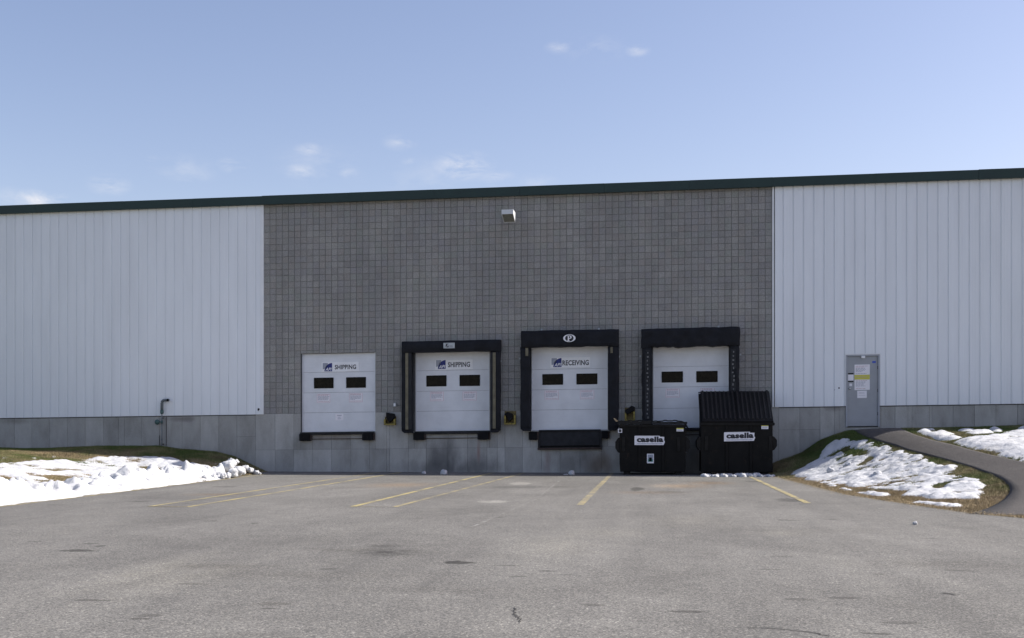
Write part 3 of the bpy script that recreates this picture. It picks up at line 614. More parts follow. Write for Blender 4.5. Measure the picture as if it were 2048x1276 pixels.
# ploughed heap and loose lumps
def lump(mb, c, r, seed, sq=.8, amp=.28, sub=3):
    bm = bmesh.new(); bmesh.ops.create_icosphere(bm, subdivisions=sub, radius=1); rnd = random.Random(seed); o = [rnd.uniform(-9, 9) for _ in range(3)]
    from mathutils import noise as mn
    vs = []
    for v in bm.verts:
        p = v.co; k = 1 + amp * mn.fractal(p * 1.3 + Vector(o), 1, 2, 4) * 1.3; vs.append((c[0] + p.x * r * k, c[1] + p.y * r * k, c[2] + p.z * r * k * sq))
    mb.add(vs, [tuple(v.index for v in f.verts) for f in bm.faces]); bm.free()
X, Y = G(470, 953); heap = thing('snow_heap', 'tall clumpy ploughed snow heap at the wall end of the snow ridge', 'snow heap', (X, Y, 0))
for i, (px, py, rp, base) in enumerate([(458, 934, 14, 952), (462, 927, 10, 951), (472.5, 924, 5, 950), (476, 943, 11, 955), (466, 946, 10, 956), (484, 941, 8, 952), (490, 937, 7.5, 949.5), (500, 940, 6.5, 949.5), (508, 944, 5, 949), (514, 945.5, 5, 949.5), (520, 947.5, 3, 949.5),
                                        (420, 942, 8, 955), (440, 950, 7, 957), (428, 935, 8, 948), (436, 934, 7, 947), (447, 952, 6, 958), (405, 948, 7, 958), (410, 955, 5, 961), (428, 954, 5, 959), (456, 952, 7, 957)]):
    X, Y = G(px, base); t = (px - 1024) / FPX; zc = (CAMD + Y) / (CY + t * SY); z = ZC - (py - HY) * zc / FPX
    hb = MB(); lump(hb, (X, Y, max(z, rp * zc / FPX * .5)), rp * zc / FPX * 1.0, 40 + i, .95, .36); hb.build('snow_chunk', 'snow', heap, shear=False, smooth=True)
for i, (px, py, rp, lab) in enumerate([(848, 946.3, 4.2, 'tiny snow lump under the second dock, left of a bigger one'), (888, 947, 6.5, 'pointed white snow lump on the asphalt under the second dock'), (1143, 948, 6, 'round white snow lump under the third dock'),
                                       (1131, 949.5, 4, 'flat sliver of snow left of the round lump under the third dock'), (1830, 1048, 4.5, 'small lone snowball on the asphalt near the end of the mound')]):
    X, Y = G(px, py + 1.5); r = rp * (CAMD + Y) / FPX; mb = MB()
    lump(mb, (X, Y, r * .5), r, 90 + i, .3 if 'sliver' in lab else .95, .3)
    if 'pointed' in lab: lump(mb, (X - .02, Y, r * .9), r * .5, 97, 1.2, .3)
    one(mb, 'snow_lump', 'snow', lab, 'snow', (X, Y, 0), 'lumps of snow lying on the asphalt', shear=False, smooth=True)
mb = MB()
for i in range(230):
    px = 1407 + i * .62; py = 953.3 + math.sin(i * .21) * .35; X, Y = G(px, py); k_ = .75 + .55 * vnoise(np.array([i * .07]), np.array([2.]), 4)[0] + (.25 if 60 < i < 180 else 0) - max(0, i - 205) * .025
    lump(mb, (X, Y + random.uniform(-.10, .10), .005), random.uniform(.035, .075) * k_, 140 + i, .95, .3, 2)
X, Y = G(1475, 951); one(mb, 'snow_strip', 'snow', 'thin ragged strip of snow along the front of the taller dumpster', 'snow', (X, Y, 0), shear=False, smooth=True)
for i, (px, py, rp) in enumerate([(1661, 943, 6.5), (1697, 931, 6), (1690, 933, 4), (1755, 950, 7)]):
    X, Y = ray_ground(px, py + 3); r = rp * (CAMD + Y) / FPX; mb = MB(); lump(mb, (X, Y, float(Hgt(X, Y)) + r * .75), r, 190 + i, .85, .3)
    one(mb, 'snow_lump', 'snow', ['rounded snow chunk on the lower left of the mound snow', 'pointed snow chunk higher on the mound left of centre', 'small crumb beside the pointed snow chunk on the mound', 'rounded snow chunk in the middle of the mound snow'][i], 'snow', (X, Y, float(Hgt(X, Y))), 'loose snow chunks on the right mound', shear=False, smooth=True)

# ------------------------------------------------------------------ warehouse
B = thing('warehouse', 'long low warehouse with white ribbed siding, block wall and dark green roof edge', 'warehouse', (0, 0, 0))
VF, VT, VR = 2.0, 8.735, 9.0
DX = [(-11.21, -8.765, 1.395, 3.915), (-7.50, -5.09, 1.375, 3.95), (-3.80, -1.37, 1.355, 4.0), (0.0, 2.37, 1.375, 3.985)]
PD = (5.86, 6.86, 1.345, 3.545)
HOLES = DX + [PD]
def columns(x0, x1, holes):
    cuts = [x0]; out = []
    for h in sorted(holes):
        if h[1] <= x0 or h[0] >= x1: continue
        out.append((cuts[-1], max(h[0], x0), None)); out.append((max(h[0], x0), min(h[1], x1), h)); cuts.append(min(h[1], x1))
    out.append((cuts[-1], x1, None)); return [o for o in out if o[1] - o[0] > 1e-4]
def backing(x0, x1, v0, v1, y0, y1, mb, mi=0):
    for a, c, h in columns(x0, x1, HOLES):
        if h is None: mb.box(a, c, y0, y1, v0, v1, mi)
        else:
            if h[2] > v0: mb.box(a, c, y0, y1, v0, min(h[2], v1), mi)
            if h[3] < v1: mb.box(a, c, y0, y1, max(h[3], v0), v1, mi)
XL, XR0, XR1, XR = -34.0, 3.66, 3.66, 26.0
backing(-12.45, XR0, VF, VT + .05, .012, .4, mb := MB()); mb.build('mortar_bed', 'mortar', B)
mb = MB(); backing(XL, -12.451, -.8, VT + .05, .02, .4, mb); backing(-12.451, XR0, -.8, VF - .001, .02, .4, mb); backing(XR0 + .001, XR, -.8, VT + .05, .02, .4, mb); mb.build('foundation_wall', 'gap', B)
mb = MB(); mb.box(XL, XR, .401, 38, -.8, VT + .04); mb.build('hall', 'siding', B)
mb = MB(); mb.prism([(-.12, VR - .05), (-.12, VR - .02), (19, VR + .5), (38.2, VR - .02), (38.2, VR - .05)], XL - .1, XR + .1, 0); mb.build('roof', 'roofing', B)
# fascia in lengths with lapped joints
fx = [XL - .1] + [WX(p) for p in (-330, -130, 75, 250, 390, 527, 700, 870, 1040, 1210, 1378, 1545, 1748, 1955, 2190)] + [XR + .1]
for k_, (a, c) in enumerate(zip(fx, fx[1:])):
    i = 0 if k_ < 6 else 2 if k_ < 12 else 4 if k_ < 14 else 5
    o_ = [.0, .0, .010, .010, .010, .020][i] + .0018 * (k_ % 2); mb = MB()
    mb.box(a + .002, c - .002, -.14 - o_, -.12, VT - (.012 if i in (2, 3) else 0), VR + o_); mb.box(a + .002, c - .002, -.12, .02, VT, VT + .02); mb.box(a + .002, c - .002, -.12, .10, VR - .005, VR + o_ + .003)
    mb.box(a + .002, c - .002, -.15 - o_, -.14 - o_, VT - .01, VT + .012)
    mb.build('fascia', 'fascia', B)
# masonry
cells = []
for i in range(79):
    for j in range(34):
        x0, x1, v0, v1 = BX0 + i * BW, BX0 + (i + 1) * BW, BV0 + j * BH, min(BV0 + (j + 1) * BH, VT + .03)
        if v1 - v0 < .02: continue
        full = True; dead = False
        for h in DX:
            if x1 > h[0] and x0 < h[1] and v0 < h[3]:
                full = False
                if v1 > h[3] + .03 and (x0 >= h[0] - .08 and x1 <= h[1] + .08): v0 = h[3]
                elif x0 < h[0] - .02 and v0 < h[3] - .06: x1 = h[0]
                elif x1 > h[1] + .02 and v0 < h[3] - .06: x0 = h[1]
                elif v1 > h[3] + .02: v0 = h[3]
                else: dead = True
        if not dead and x1 - x0 > .02 and v1 - v0 > .02: cells.append((x0, x1, v0, v1, full and abs(v1 - v0 - BH) < 1e-6))
GX, GV = .0036, .0018
def block(mb, x0, x1, v0, v1, rnd):
    x0 += GX; x1 -= GX; v0 += GV; v1 -= GV; c = .006
    y = [-.004 + rnd.uniform(-.006, .004) for _ in range(4)]
    mb.add([(x0, .03, v0), (x1, .03, v0), (x1, .03, v1), (x0, .03, v1), (x0, .006, v0), (x1, .006, v0), (x1, .006, v1), (x0, .006, v1), (x0 + c, y[0], v0 + c), (x1 - c, y[1], v0 + c), (x1 - c, y[2], v1 - c), (x0 + c, y[3], v1 - c)],
           [(0, 1, 5, 4), (1, 2, 6, 5), (2, 3, 7, 6), (3, 0, 4, 7), (4, 5, 9, 8), (5, 6, 10, 9), (6, 7, 11, 10), (7, 4, 8, 11), (8, 9, 10, 11)])
fulls = sorted([c for c in cells if c[4]], key=lambda c: -c[0])[:300]; fs_ = set(fulls); rest = MB(); rb = random.Random(3)
for c in cells:
    if c not in fs_: block(rest, *c[:4], rb)
rest.build('block', 'block', B)['kind'] = 'stuff'
proto = []
for k in range(8):
    mb = MB(); block(mb, 0, BW, 0, BH, rb); proto.append(mb.mesh('block', ['block']))
for c in fulls:
    o = bpy.data.objects.new('block', rb.choice(proto)); COL.objects.link(o); o.parent = B; o.location = (c[0], 0, c[2] + S * c[0])
# cast foundation faces
bpx = [29, 63.6, 99.6, 134.8, 170.5, 206.6, 236.7, 248.5, 283, 319.4, 333, 364.2, 400.5, 437.4, 473.8, 511, 550, 587.7, 625.3, 663, 701.5, 739, 773, 779.5, 816.7, 853, 896, 935, 974, 994.5, 1010, 1045, 1083, 1120, 1160, 1203.7, 1243, 1282, 1321, 1362, 1402, 1443, 1484, 1520,
       1557.5, 1599.6, 1640, 1668.5, 1680, 1722, 1762, 1790, 1816, 1824, 1858.7, 1864, 1906, 1949, 1992, 2035]
bx = [WX(p) for p in bpx]
while bx[0] > XL + .7: bx.insert(0, bx[0] - .61)
bx.insert(0, XL)
while bx[-1] < XR - .7: bx.append(bx[-1] + .61)
bx.append(XR)
rc = random.Random(5)
for a, c in zip(bx, bx[1:]):
    midx = (a + c) / 2; rows = [-.5]
    if -12.7 < midx < 3.9: rows.append(.84 if midx < -2.2 else .84)
    elif 3.9 < midx < 5.1: rows.append(1.29)
    elif -13.6 < midx < -12.7: rows.append(1.28)
    rows.append(VF if -12.45 < midx < 3.66 else VF - .04)
    for r0, r1 in zip(rows, rows[1:]):
        segs = [(a, c, r0, r1)]
        for h in HOLES:
            out = []
            for (p, q, s0, s1) in segs:
                if q > h[0] and p < h[1] and s1 > h[2]:
                    if p < h[0]: out.append((p, h[0], s0, s1))
                    if q > h[1]: out.append((h[1], q, s0, s1))
                    out.append((max(p, h[0]), min(q, h[1]), s0, h[2]))
                else: out.append((p, q, s0, s1))
            segs = out
        g = rc.choice((.002, .003, .0035)); y = rc.uniform(-.003, .002)
        for (p, q, s0, s1) in segs:
            if q - p > .04 and s1 - s0 > .04: MB().box(p + g, q - g, y, .03, s0 + .0022, s1 - .0018).build('concrete_panel', 'concrete', B, bevel=.002)
# ribbed metal siding
GROOVE = {'d': .03}
def prof(x, ph):
    return _prof(x, ph) * GROOVE['d'] / .03
def _prof(x, ph):
    u = (x - ph) % .3048
    pts = [(0, .03), (.008, 0), (.038, 0), (.046, .03)]
    if u < .046: return float(np.interp(u, [p[0] for p in pts], [p[1] for p in pts]))
    for m0 in (.135, .215):
        if m0 < u < m0 + .02: return .03 + .003 * math.sin((u - m0) / .02 * math.pi)
    return .03
def siding(x0, x1, v0, v1, ph, mb=None):
    xs = {x0, x1}; k = math.floor((x0 - ph) / .3048)
    while ph + k * .3048 < x1:
        for u in (0, .008, .038, .046, .135, .145, .155, .215, .225, .235):
            x = ph + k * .3048 + u
            if x0 < x < x1: xs.add(x)
        k += 1
    xs = sorted(xs); mb = mb or MB(); vs = []
    for x in xs: y = -.012 - prof(x, ph); vs += [(x, y, v0), (x, y, v1)]
    n_ = len(xs); mb.add(vs, [(2 * i, 2 * i + 2, 2 * i + 3, 2 * i + 1) for i in range(n_ - 1)])
    mb.add([(x, -.012 - prof(x, ph), v0) for x in xs] + [(x, .018, v0) for x in xs], [(i, n_ + i, n_ + i + 1, i + 1) for i in range(n_ - 1)])
    return mb
PWD = .9144
def run_siding(x0, x1, ph):
    first = None; x = x0
    while x < x1 - .01:
        e = min(x + PWD, x1); hit = e > PD[0] and x < PD[1]
        if abs(e - x - PWD) < 1e-6 and not hit:
            if first is None: first = siding(x, e, VF - .012, VT + .01, ph).mesh('siding_panel', ['siding'], origin=(x, 0, S * x))
            o = bpy.data.objects.new('siding_panel', first); COL.objects.link(o); o.parent = B; o.location = (x, 0, S * x)
        elif hit:
            mb = MB()
            if x < PD[0]: siding(x, PD[0] - .02, VF - .012, VT + .01, ph, mb)
            if e > PD[1]: siding(PD[1] + .02, e, VF - .012, VT + .01, ph, mb)
            siding(max(x, PD[0] - .02), min(e, PD[1] + .02), PD[3] + .03, VT + .01, ph, mb)
            mb.build('siding_panel', 'siding', B)
        else: siding(x, e, VF - .012, VT + .01, ph).build('siding_panel', 'siding', B)
        x = e
phL = WX(522.5) - .26; nL = 24
GROOVE['d'] = .025
run_siding(WX(521.5) - nL * PWD, WX(521.5), WX(14.1) - .023)
GROOVE['d'] = .03
run_siding(3.74, 3.74 + 24 * PWD, WX(1888 + 80 / 10.63) - .023)
MB().box(WX(521.5), -12.43, -.045, .02, VF - .015, VT + .01).build('corner_trim', 'trim_white', B, bevel=.004)
MB().box(3.66, 3.715, -.045, .02, VF - .015, VT + .01).build('corner_trim', 'trim_white', B, bevel=.004)
# side door
mb = MB(); x0, x1, v0, v1 = PD; w = .045
mb.box(x0, x0 + w, -.03, .1, v0, v1); mb.box(x1 - w, x1, -.03, .1, v0, v1); mb.box(x0 + w, x1 - w, -.03, .1, v1 - w, v1)
door = MB().box(x0 + w + .004, x1 - w - .004, .012, .055, v0 + .03, v1 - w - .004).build('door', 'metal_door', B, bevel=.003)
mb.build('door_frame', 'door_frame', B, bevel=.004)
mb = MB(); mb.box(x0 - .028, x0 - .001, -.042, .0, VF - .01, v1 + .03); mb.box(x1 + .001, x1 + .018, -.042, 0, VF - .01, v1 + .03); mb.box(x0 - .0009, x1 + .0009, -.042, 0, v1 + .001, v1 + .028); mb.build('door_trim', 'trim_white', B)
mb = MB(); mb.box(x0 + w, x1 - w, -.02, .1, v0 + .0, v0 + .022); mb.build('threshold', 'steel_dark', B)
kx, kv = W(1699, 777); mb = MB(); mb.tube([(kx, .012, kv), (kx, -.02, kv), (kx, -.045, kv), (kx, -.065, kv), (kx, -.07, kv)], [.032, .012, .024, .026, .012], 14); mb.build('handle', 'chrome', door, smooth=True)
for pv in (3.15, 2.45, 1.75): MB().box(x1 - w - .012, x1 - w + .008, -.006, .011, pv - .05, pv + .05).build('hinge', 'steel_dark', door)

# dock doors
def notice(name_px, Yd, label, kind='a', group='safety notices on the dock doors'):
    px0, px1, py0, py1 = name_px; x0, x1, v0, v1 = rect(px0, px1, py0, py1, Yd); mb = MB(); y = Yd
    mb.box(x0, x1, y - .004, y - .0005, v0, v1, 0); w, h = x1 - x0, v1 - v0; rn = random.Random(px0)
    fy = y - .0055
    def bar(a, c, t, q, mi): mb.add([(x0 + w * a, fy, v0 + h * t), (x0 + w * c, fy, v0 + h * t), (x0 + w * c, fy, v0 + h * q), (x0 + w * a, fy, v0 + h * q)], [(0, 1, 2, 3)], mi)
    if kind == 'a':
        for e in ((.02, .98, .02, .04), (.02, .98, .96, .98)): bar(*e, 2)
        bar(.02, .04, .04, .96, 2); bar(.96, .98, .04, .96, 2)
        for t, q, mi in ((.86, .91, 2), (.78, .82, 2), (.66, .70, 1), (.57, .61, 1), (.48, .52, 1), (.39, .43, 1), (.30, .34, 1), (.12, .16, 2)):
            a = .10
            e_ = rn.uniform(.35, .9) if t in (.30,) else rn.uniform(.82, .92)
            while a < e_: c_ = min(a + rn.uniform(.05, .16), e_); bar(a, c_, t, q, mi); a = c_ + .025
    elif kind == 'b':
        for t, q, a, c_ in ((.72, .80, .2, .8), (.45, .52, .3, .66), (.2, .27, .28, .72)): bar(a, c_, t, q, 1)
    elif kind == 'paper':
        for t in (.75, .62, .35): bar(.15, rn.uniform(.7, .85), t, t + .03, 1)
    one(mb, 'notice', ['notice_white', 'ink_grey', 'ink_red'], label, 'notice', ((x0 + x1) / 2, Yd, v0 + S * (x0 + x1) / 2), group)
YD = .10
def dock_door(h, lines, wins, label):
    x0, x1, v0, v1 = h; d = bpy.data.objects.new('dock_door', None); COL.objects.link(d); d.parent = B; d['_o'] = (0, 0, 0); d['label'] = label
    cx = (lines[0][0]); vv = [v0 + .0] + [W(cx, py, YD)[1] for px, py in lines[0:0]] if False else [v0] + sorted(W(px, py, YD)[1] for px, py in lines) + [v1]
    wr = [rect(*w_, YD) for w_ in wins]; a, c = x0 + .055, x1 - .03
    for r0, r1 in zip(vv, vv[1:]):
        mb = MB(); r0 += .003; r1 -= .003
        n_ = max(2, int((r1 - r0) / .075)); pr = []
        for i in range(n_): t0 = r0 + (r1 - r0) * i / n_; t1 = r0 + (r1 - r0) * (i + 1) / n_; pr += [(YD + .0025, t0 + .0005), (YD, t0 + .006), (YD, t1 - .006), (YD + .0025, t1 - .0005)]
        mb.prism(pr + [(YD + .045, r1), (YD + .045, r0)], a, c, 0); mb.build('door_section', 'door_white', d)
    for (wx0, wx1, w0, w1) in wr:
        mb = MB(); t = .022
        for q in ((wx0, wx1, w0, w0 + t), (wx0, wx1, w1 - t, w1), (wx0, wx0 + t, w0 + t, w1 - t), (wx1 - t, wx1, w0 + t, w1 - t)): mb.box(q[0], q[1], YD - .014, YD - .001, q[2], q[3])
        mb.build('window_frame', 'rubber', d, bevel=.004); MB().box(wx0 + t, wx1 - t, YD - .005, YD - .0015, w0 + t, w1 - t).build('pane', 'glass', d)
    mb = MB(); mb.box(x0, x0 + .03, .0, YD + .06, v0, v1, 0); mb.box(x0 + .0305, x0 + .05, .05, YD + .06, v0, v1, 1); mb.build('door_track', ['jamb_dark', 'door_track'], d)
    mb = MB(); mb.box(x1 - .028, x1, .03, YD + .06, v0, v1, 0); mb.build('door_track', ['door_track'], d)
    MB().box(x0, x1, YD + .05, .4, v0 - .01, v1).build('door_seal', 'jamb_dark', d)
    return d
dock_door(DX[0], [(678, 744), (678, 784.7), (678, 824.8)], [(628.2, 667, 755.3, 776.7), (692.6, 731.8, 754.3, 775.7)], 'leftmost dock door with no black surround')
dock_door(DX[1], [(904, 740.3), (904, 781.6), (904, 821.8)], [(853, 892.9, 750.8, 772.9), (919.4, 959.8, 749.8, 772)], 'second dock door inside a black padded surround')
dock_door(DX[2], [(1138, 737.8), (1138, 778.7), (1138, 819.3)], [(1085, 1126, 747.9, 769.7), (1153, 1194.5, 747, 768.7)], 'third dock door under the black header with a white oval emblem')
dock_door(DX[3], [(1381, 732.7), (1381, 773.5), (1381, 816)], [(1323.4, 1365.6, 743, 765), (1392.7, 1435, 742, 764.5)], 'fourth dock door behind the dumpsters')
notice((633.5, 660.8, 787.2, 805.7), YD, 'faded notice on the left half of the leftmost dock door'); notice((697.9, 725.5, 785.9, 804.7), YD, 'printed notice on the right half of the leftmost dock door')
notice((671, 686.6, 827.6, 840.6), YD, 'small square notice low on the leftmost dock door', 'b')
notice((859.8, 887.9, 782.9, 802.5), YD, 'printed notice on the left half of the second dock door'); notice((925, 953.5, 782.4, 801.7), YD, 'printed notice on the right half of the second dock door')
notice((1089, 1118, 780.5, 799.8), YD, 'printed notice under the left window of the receiving door'); notice((1159.7, 1188.8, 779.7, 798.8), YD, 'printed notice under the right window of the receiving door')
notice((1331, 1359.6, 776.6, 795.5), YD, 'printed notice on the left half of the fourth dock door'); notice((1400, 1430, 775.5, 794.5), YD, 'notice on the fourth dock door, lower part hidden by the taller dumpster')
def big_sign(r, logo, words, wr, label):
    x0, x1, v0, v1 = rect(*r, YD); y = YD - .014; t = thing('door_sign', label, 'sign', ((x0 + x1) / 2, y, v0 + S * (x0 + x1) / 2), 'signs on the dock doors')
    MB().box(x0, x1, y, YD - .001, v0, v1).build('sign_panel', 'white_plastic', t)
    lx0, lx1, l0, l1 = rect(*logo, y); w, h = lx1 - lx0, l1 - l0; mb = MB(); yy = y - .001
    P = lambda a, c: (lx0 + w * a, l0 + h * c)
    gpts = [P(0, 1), P(.42, 1)] + [P(.42 - .42 * math.sin(k / 8 * math.pi / 2), 1 - (1 - math.cos(k / 8 * math.pi / 2)) * .8) for k in range(1, 9)]
    mb.add([(p[0], yy, p[1]) for p in [P(0, 1)] + [P(.55 * math.cos(k / 8 * math.pi / 2), 1 - .75 * math.sin(k / 8 * math.pi / 2) ** 1.0) for k in range(9)]][::-1], [tuple(range(10))], 0)
    mb.add([(p[0], yy, p[1]) for p in [P(1, 0)] + [P(1, 1)] + [P(1 - .82 * math.sin(k / 12 * math.pi / 2), 1 - (1 - math.cos(k / 12 * math.pi / 2))) for k in range(1, 13)]], [tuple(range(14))], 1)
    mb.add([(p[0], yy - .0006, p[1]) for p in [P(0, 0)] + [P(0, .25)] + [P(.0 + .14 * k / 4, .25 - .0 * k) for k in (1, 4)] + [P(.18, 0)]], [tuple(range(5))], 3)
    text_shape('API', lx0 + w * .27, lx0 + w * .97, l0 + h * .07, l0 + h * .44, yy - .0009, mb, 2, .015, .35)
    mb.build('logo', ['logo_grey', 'ink_blue', 'white_plastic', 'white_plastic'], t)
    tx0, tx1, t0, t1 = rect(*wr, y); mb = MB(); text_shape(words, tx0, tx1, t0, t1, yy, mb, 0, .028, 0, 1.04); mb.build('lettering', 'ink', t)
big_sign((643.5, 718, 724, 743.6), (645.5, 664.3, 726, 742.8), 'SHIPPING', (669.6, 712.2, 729.3, 738.5), 'white SHIPPING sign with blue logo on the leftmost dock door')
big_sign((870.3, 945.5, 719.7, 739.2), (872.2, 891.3, 720.2, 738), 'SHIPPING', (895.9, 940, 723.9, 734.3), 'white SHIPPING sign with blue logo on the second dock door')
big_sign((1101, 1180.3, 714.8, 735.3), (1103, 1123, 716.2, 734.2), 'RECEIVING', (1124.9, 1177.6, 720.2, 730.6), 'white RECEIVING sign with blue logo on the third dock door')

# sills and bumpers
def sill(px0, px1, py0, py1, label, mat='steel_dark'):
    x0, x1, v0, v1 = rect(px0, px1, py0, py1, -.08); o = MB().box(x0, x1, -.10, -.004, v0, v1).build('dock_lip', ['steel_rust' if 'rust' in label else mat], B, bevel=.008); o['label'] = label
    MB().box(x0 + .3, x1 - .3, -.03, -.004, v0 - .14, v0 - .12).build('lip_bracket', 'steel_rust', B)
sill(600, 748, 864, 869.5, 'dark steel lip below the leftmost dock door'); sill(829, 979, 862, 868, 'dark steel lip below the second dock door'); sill(1303, 1460, 855.5, 861, 'dark steel lip below the fourth dock door')
for px0, px1, py0, py1, lab in [(597.6, 622.5, 867, 882, 'black rubber bumper at the left foot of the leftmost dock door'), (723.5, 748.6, 865.7, 881, 'black rubber bumper at the right foot of the leftmost dock door'), (826, 850.7, 865, 880.4, 'black rubber bumper at the left foot of the second dock door'),
                                (954.5, 980, 864, 879.4, 'black rubber bumper at the right foot of the second dock door'), (1057, 1077, 863, 880, 'black rubber bumper left of the receiving dock leveler'), (1201, 1219, 861.5, 877.5, 'black rubber bumper right of the receiving dock leveler'),
                                (1300, 1325, 859, 875, 'black rubber bumper behind the lower dumpster')]:
    x0, x1, v0, v1 = rect(px0, px1, py0, py1, -.12); t = thing('dock_bumper', lab, 'bumper', ((x0 + x1) / 2, 0, v0 + S * (x0 + x1) / 2), 'rubber bumpers under the dock doors')
    n_ = 7; w = (x1 - x0) - .10; mb = MB()
    for k in range(n_): mb.box(x0 + .05 + w * k / n_ + .001, x0 + .05 + w * (k + 1) / n_ - .001, -.15 + random.uniform(-.004, .004), -.0085, v0 + random.uniform(0, .006), v1 - random.uniform(0, .006))
    mb.build('pad', 'rubber', t, bevel=.004)
    for a in (x0, x1 - .048): MB().box(a, a + .048, -.09, -.0055, v0 + .01, v1 - .01).build('angle_iron', 'steel_rust' if a > x0 + .1 else 'steel_dark', t, bevel=.004)
lv = thing('dock_leveler', 'dark steel dock leveler plate hanging below the receiving door', 'dock leveler', (WX(1139), 0, rect(1074, 1204, 862, 900, -.08)[2] + S * WX(1139)))
x0, x1, v0, v1 = rect(1076, 1203, 860.5, 899, -.06)
MB().box(x0 + .06, x1 - .06, -.05, -.006, v0 + .12, v1 - .03).build('lip_plate', 'leveler', lv, bevel=.006)
MB().box(x0 + .03, x1 - .03, -.09, -.006, v1 - .028, v1 + .02).build('top_plate', 'steel_dark', lv, bevel=.006)
MB().box(x0, x0 + .058, -.085, -.006, v0 + .062, v1 - .03).build('side_frame', 'steel_dark', lv, bevel=.006); MB().box(x1 - .058, x1, -.085, -.006, v0 + .062, v1 - .03).build('side_frame', 'steel_dark', lv, bevel=.006)
MB().box(x0 - .01, x1 + .01, -.10, -.006, v0, v0 + .06).build('bottom_angle', 'steel_rust', lv, bevel=.006); MB().box(x0 + .06, x1 - .06, -.016, -.006, v0 + .06, v0 + .119).build('pit_gap', 'rubber', lv)

# dock seals
def shelter(label, hdr, padL, padR, strip, kind, amp):
    """hdr, padL, padR as photo rectangles at their front faces"""
    d = .30; hd = .36; x0, x1, v0, v1 = rect(*hdr, -hd); cx = (x0 + x1) / 2
    t = thing('dock_seal', label, 'dock seal', (cx, 0, rect(*padL, -d)[2] + S * cx), 'black padded seals round the dock doors')
    mb = MB()
    if kind == 2: mb.soft(x0, x1, -hd, -.004, v0, v1, .1, amp, 0, 3)
    else: mb.soft(x0, x1, -hd, -.004, v0, v1, .08, amp, 0, kind * 7, .05 if kind == 4 else 0)
    hdo = mb.build('head_pad', 'shelter_black', t, smooth=False)
    for q, p in enumerate((padL, padR)):
        a, c, b0, b1 = rect(*p, -d); mb = MB(); b1 = v0 + .02
        mb.soft(a, c, -d, -.004, b0 + .06, b1, .1, amp, 0, 11 + q + kind)
        cc = .09; oa = a if q == 0 else c; sg = 1 if q == 0 else -1
        mb.prism([(oa + sg * cc, b0), (oa + sg * (c - a) , b0), (oa + sg * (c - a), b0 + .07), (oa + sg * .004, b0 + .07)], -d + .01, -.005, 1)
        pad = mb.build('side_pad', 'shelter_black', t)
        inner = (c - .006, c + .02) if q == 0 else (a - .02, a + .006)
        MB().box(inner[0], inner[1], -.07, -.005, b0 + .05, b1).build('side_frame', 'shelter_grey', t)
        sx0, sx1, s0, s1 = rect(*strip[q], -d)
        if kind == 2:
            MB().box(sx0, sx1, -d - .022, -d + .01, s0, s1).build('guide_stripe', 'shelter_tan', t)
            mb = MB(); mb.box(sx1 + .005, c - .005, -d - .019, -d + .01, s0, s1) if q == 0 else mb.box(a + .005, sx0 - .005, -d - .019, -d + .01, s0, s1); mb.build('pad_facing', 'shelter_grey', t)
        elif kind == 3:
            MB().box(sx0, sx1, -d - .016, -d + .01, s0, s1).build('guide_stripe', 'shelter_tan', t)
        else:
            mb = MB(); n_ = 17
            mb.box(sx0 - .05, sx1 + .05, -d - .012, -d + .01, s0, s1, 1)
            for k in range(n_):
                u0 = s0 + (s1 - s0) * (k + .12) / n_; u1 = s0 + (s1 - s0) * (k + .12 + random.uniform(.3, .62)) / n_; jx = random.uniform(-.014, .014); mb.box(sx0 + jx + random.uniform(0, .02), sx1 + jx - random.uniform(0, .02), -d - .018, -d, u0, u1, 0)
            mb.build('guide_stripe', ['faded_tape', 'shelter_grey'], t)
    return t, (x0, x1, v0, v1, hd)
t2, q2 = shelter('black dock seal with tan stripes and a small plate round the second dock door', (802.6, 1000, 680.8, 703), (802.6, 823, 700, 866), (980.5, 999.4, 700, 864.5), ((811, 816.6, 706, 859), (985.6, 991.4, 705, 857)), 2, .008)
x0, x1, v0, v1 = rect(887, 909.4, 685.6, 696.6, -.37); mb = MB(); mb.box(x0, x1, -.385, -.355, v0, v1, 0); w, h = x1 - x0, v1 - v0
for a, c, e, f_ in ((.18, .42, .72, .84), (.20, .30, .45, .72), (.15, .48, .35, .47), (.26, .44, .16, .30), (.52, .84, .2, .27), (.52, .78, .45, .5)): mb.add([(x0 + w * a, -.3862, v0 + h * e), (x0 + w * c, -.3862, v0 + h * e), (x0 + w * (c + .05), -.3862, v0 + h * f_), (x0 + w * (a + .05), -.3862, v0 + h * f_)], [(0, 1, 2, 3)], 1)
mb.build('maker_plate', ['plate_grey', 'ink'], t2)
t3, q3 = shelter('black dock seal with a white oval emblem round the receiving door', (1042, 1237, 659.8, 692.7), (1040.5, 1060, 688, 862), (1216.5, 1237, 688, 861), ((1051, 1056.5, 696, 712), (1221, 1225.5, 694, 706)), 3, .022)
cx, cv = W(1138.7, 676.3, -.40); rx, rv = 12.1 / 63, 7.6 / 64; mb = MB(); yE = -.395
def ell(rx, rv, y, mi, n_=36): mb.add([(cx + rx * math.cos(2 * math.pi * k / n_), y, cv + rv * math.sin(2 * math.pi * k / n_)) for k in range(n_)], [tuple(range(n_))], mi)
ell(rx, rv, yE, 0); ell(rx * .68, rv * .86, yE - .001, 1)
def qd(a, c, e, f_, y, mi): mb.add([(cx + rx * a, y, cv + rv * e), (cx + rx * c, y, cv + rv * e), (cx + rx * c, y, cv + rv * f_), (cx + rx * a, y, cv + rv * f_)], [(0, 1, 2, 3)], mi)
qd(-.26, -.06, -.62, .62, yE - .002, 0); qd(-.36, .06, -.74, -.60, yE - .002, 0); qd(-.36, -.06, .54, .68, yE - .002, 0)
ring = []; n_ = 14
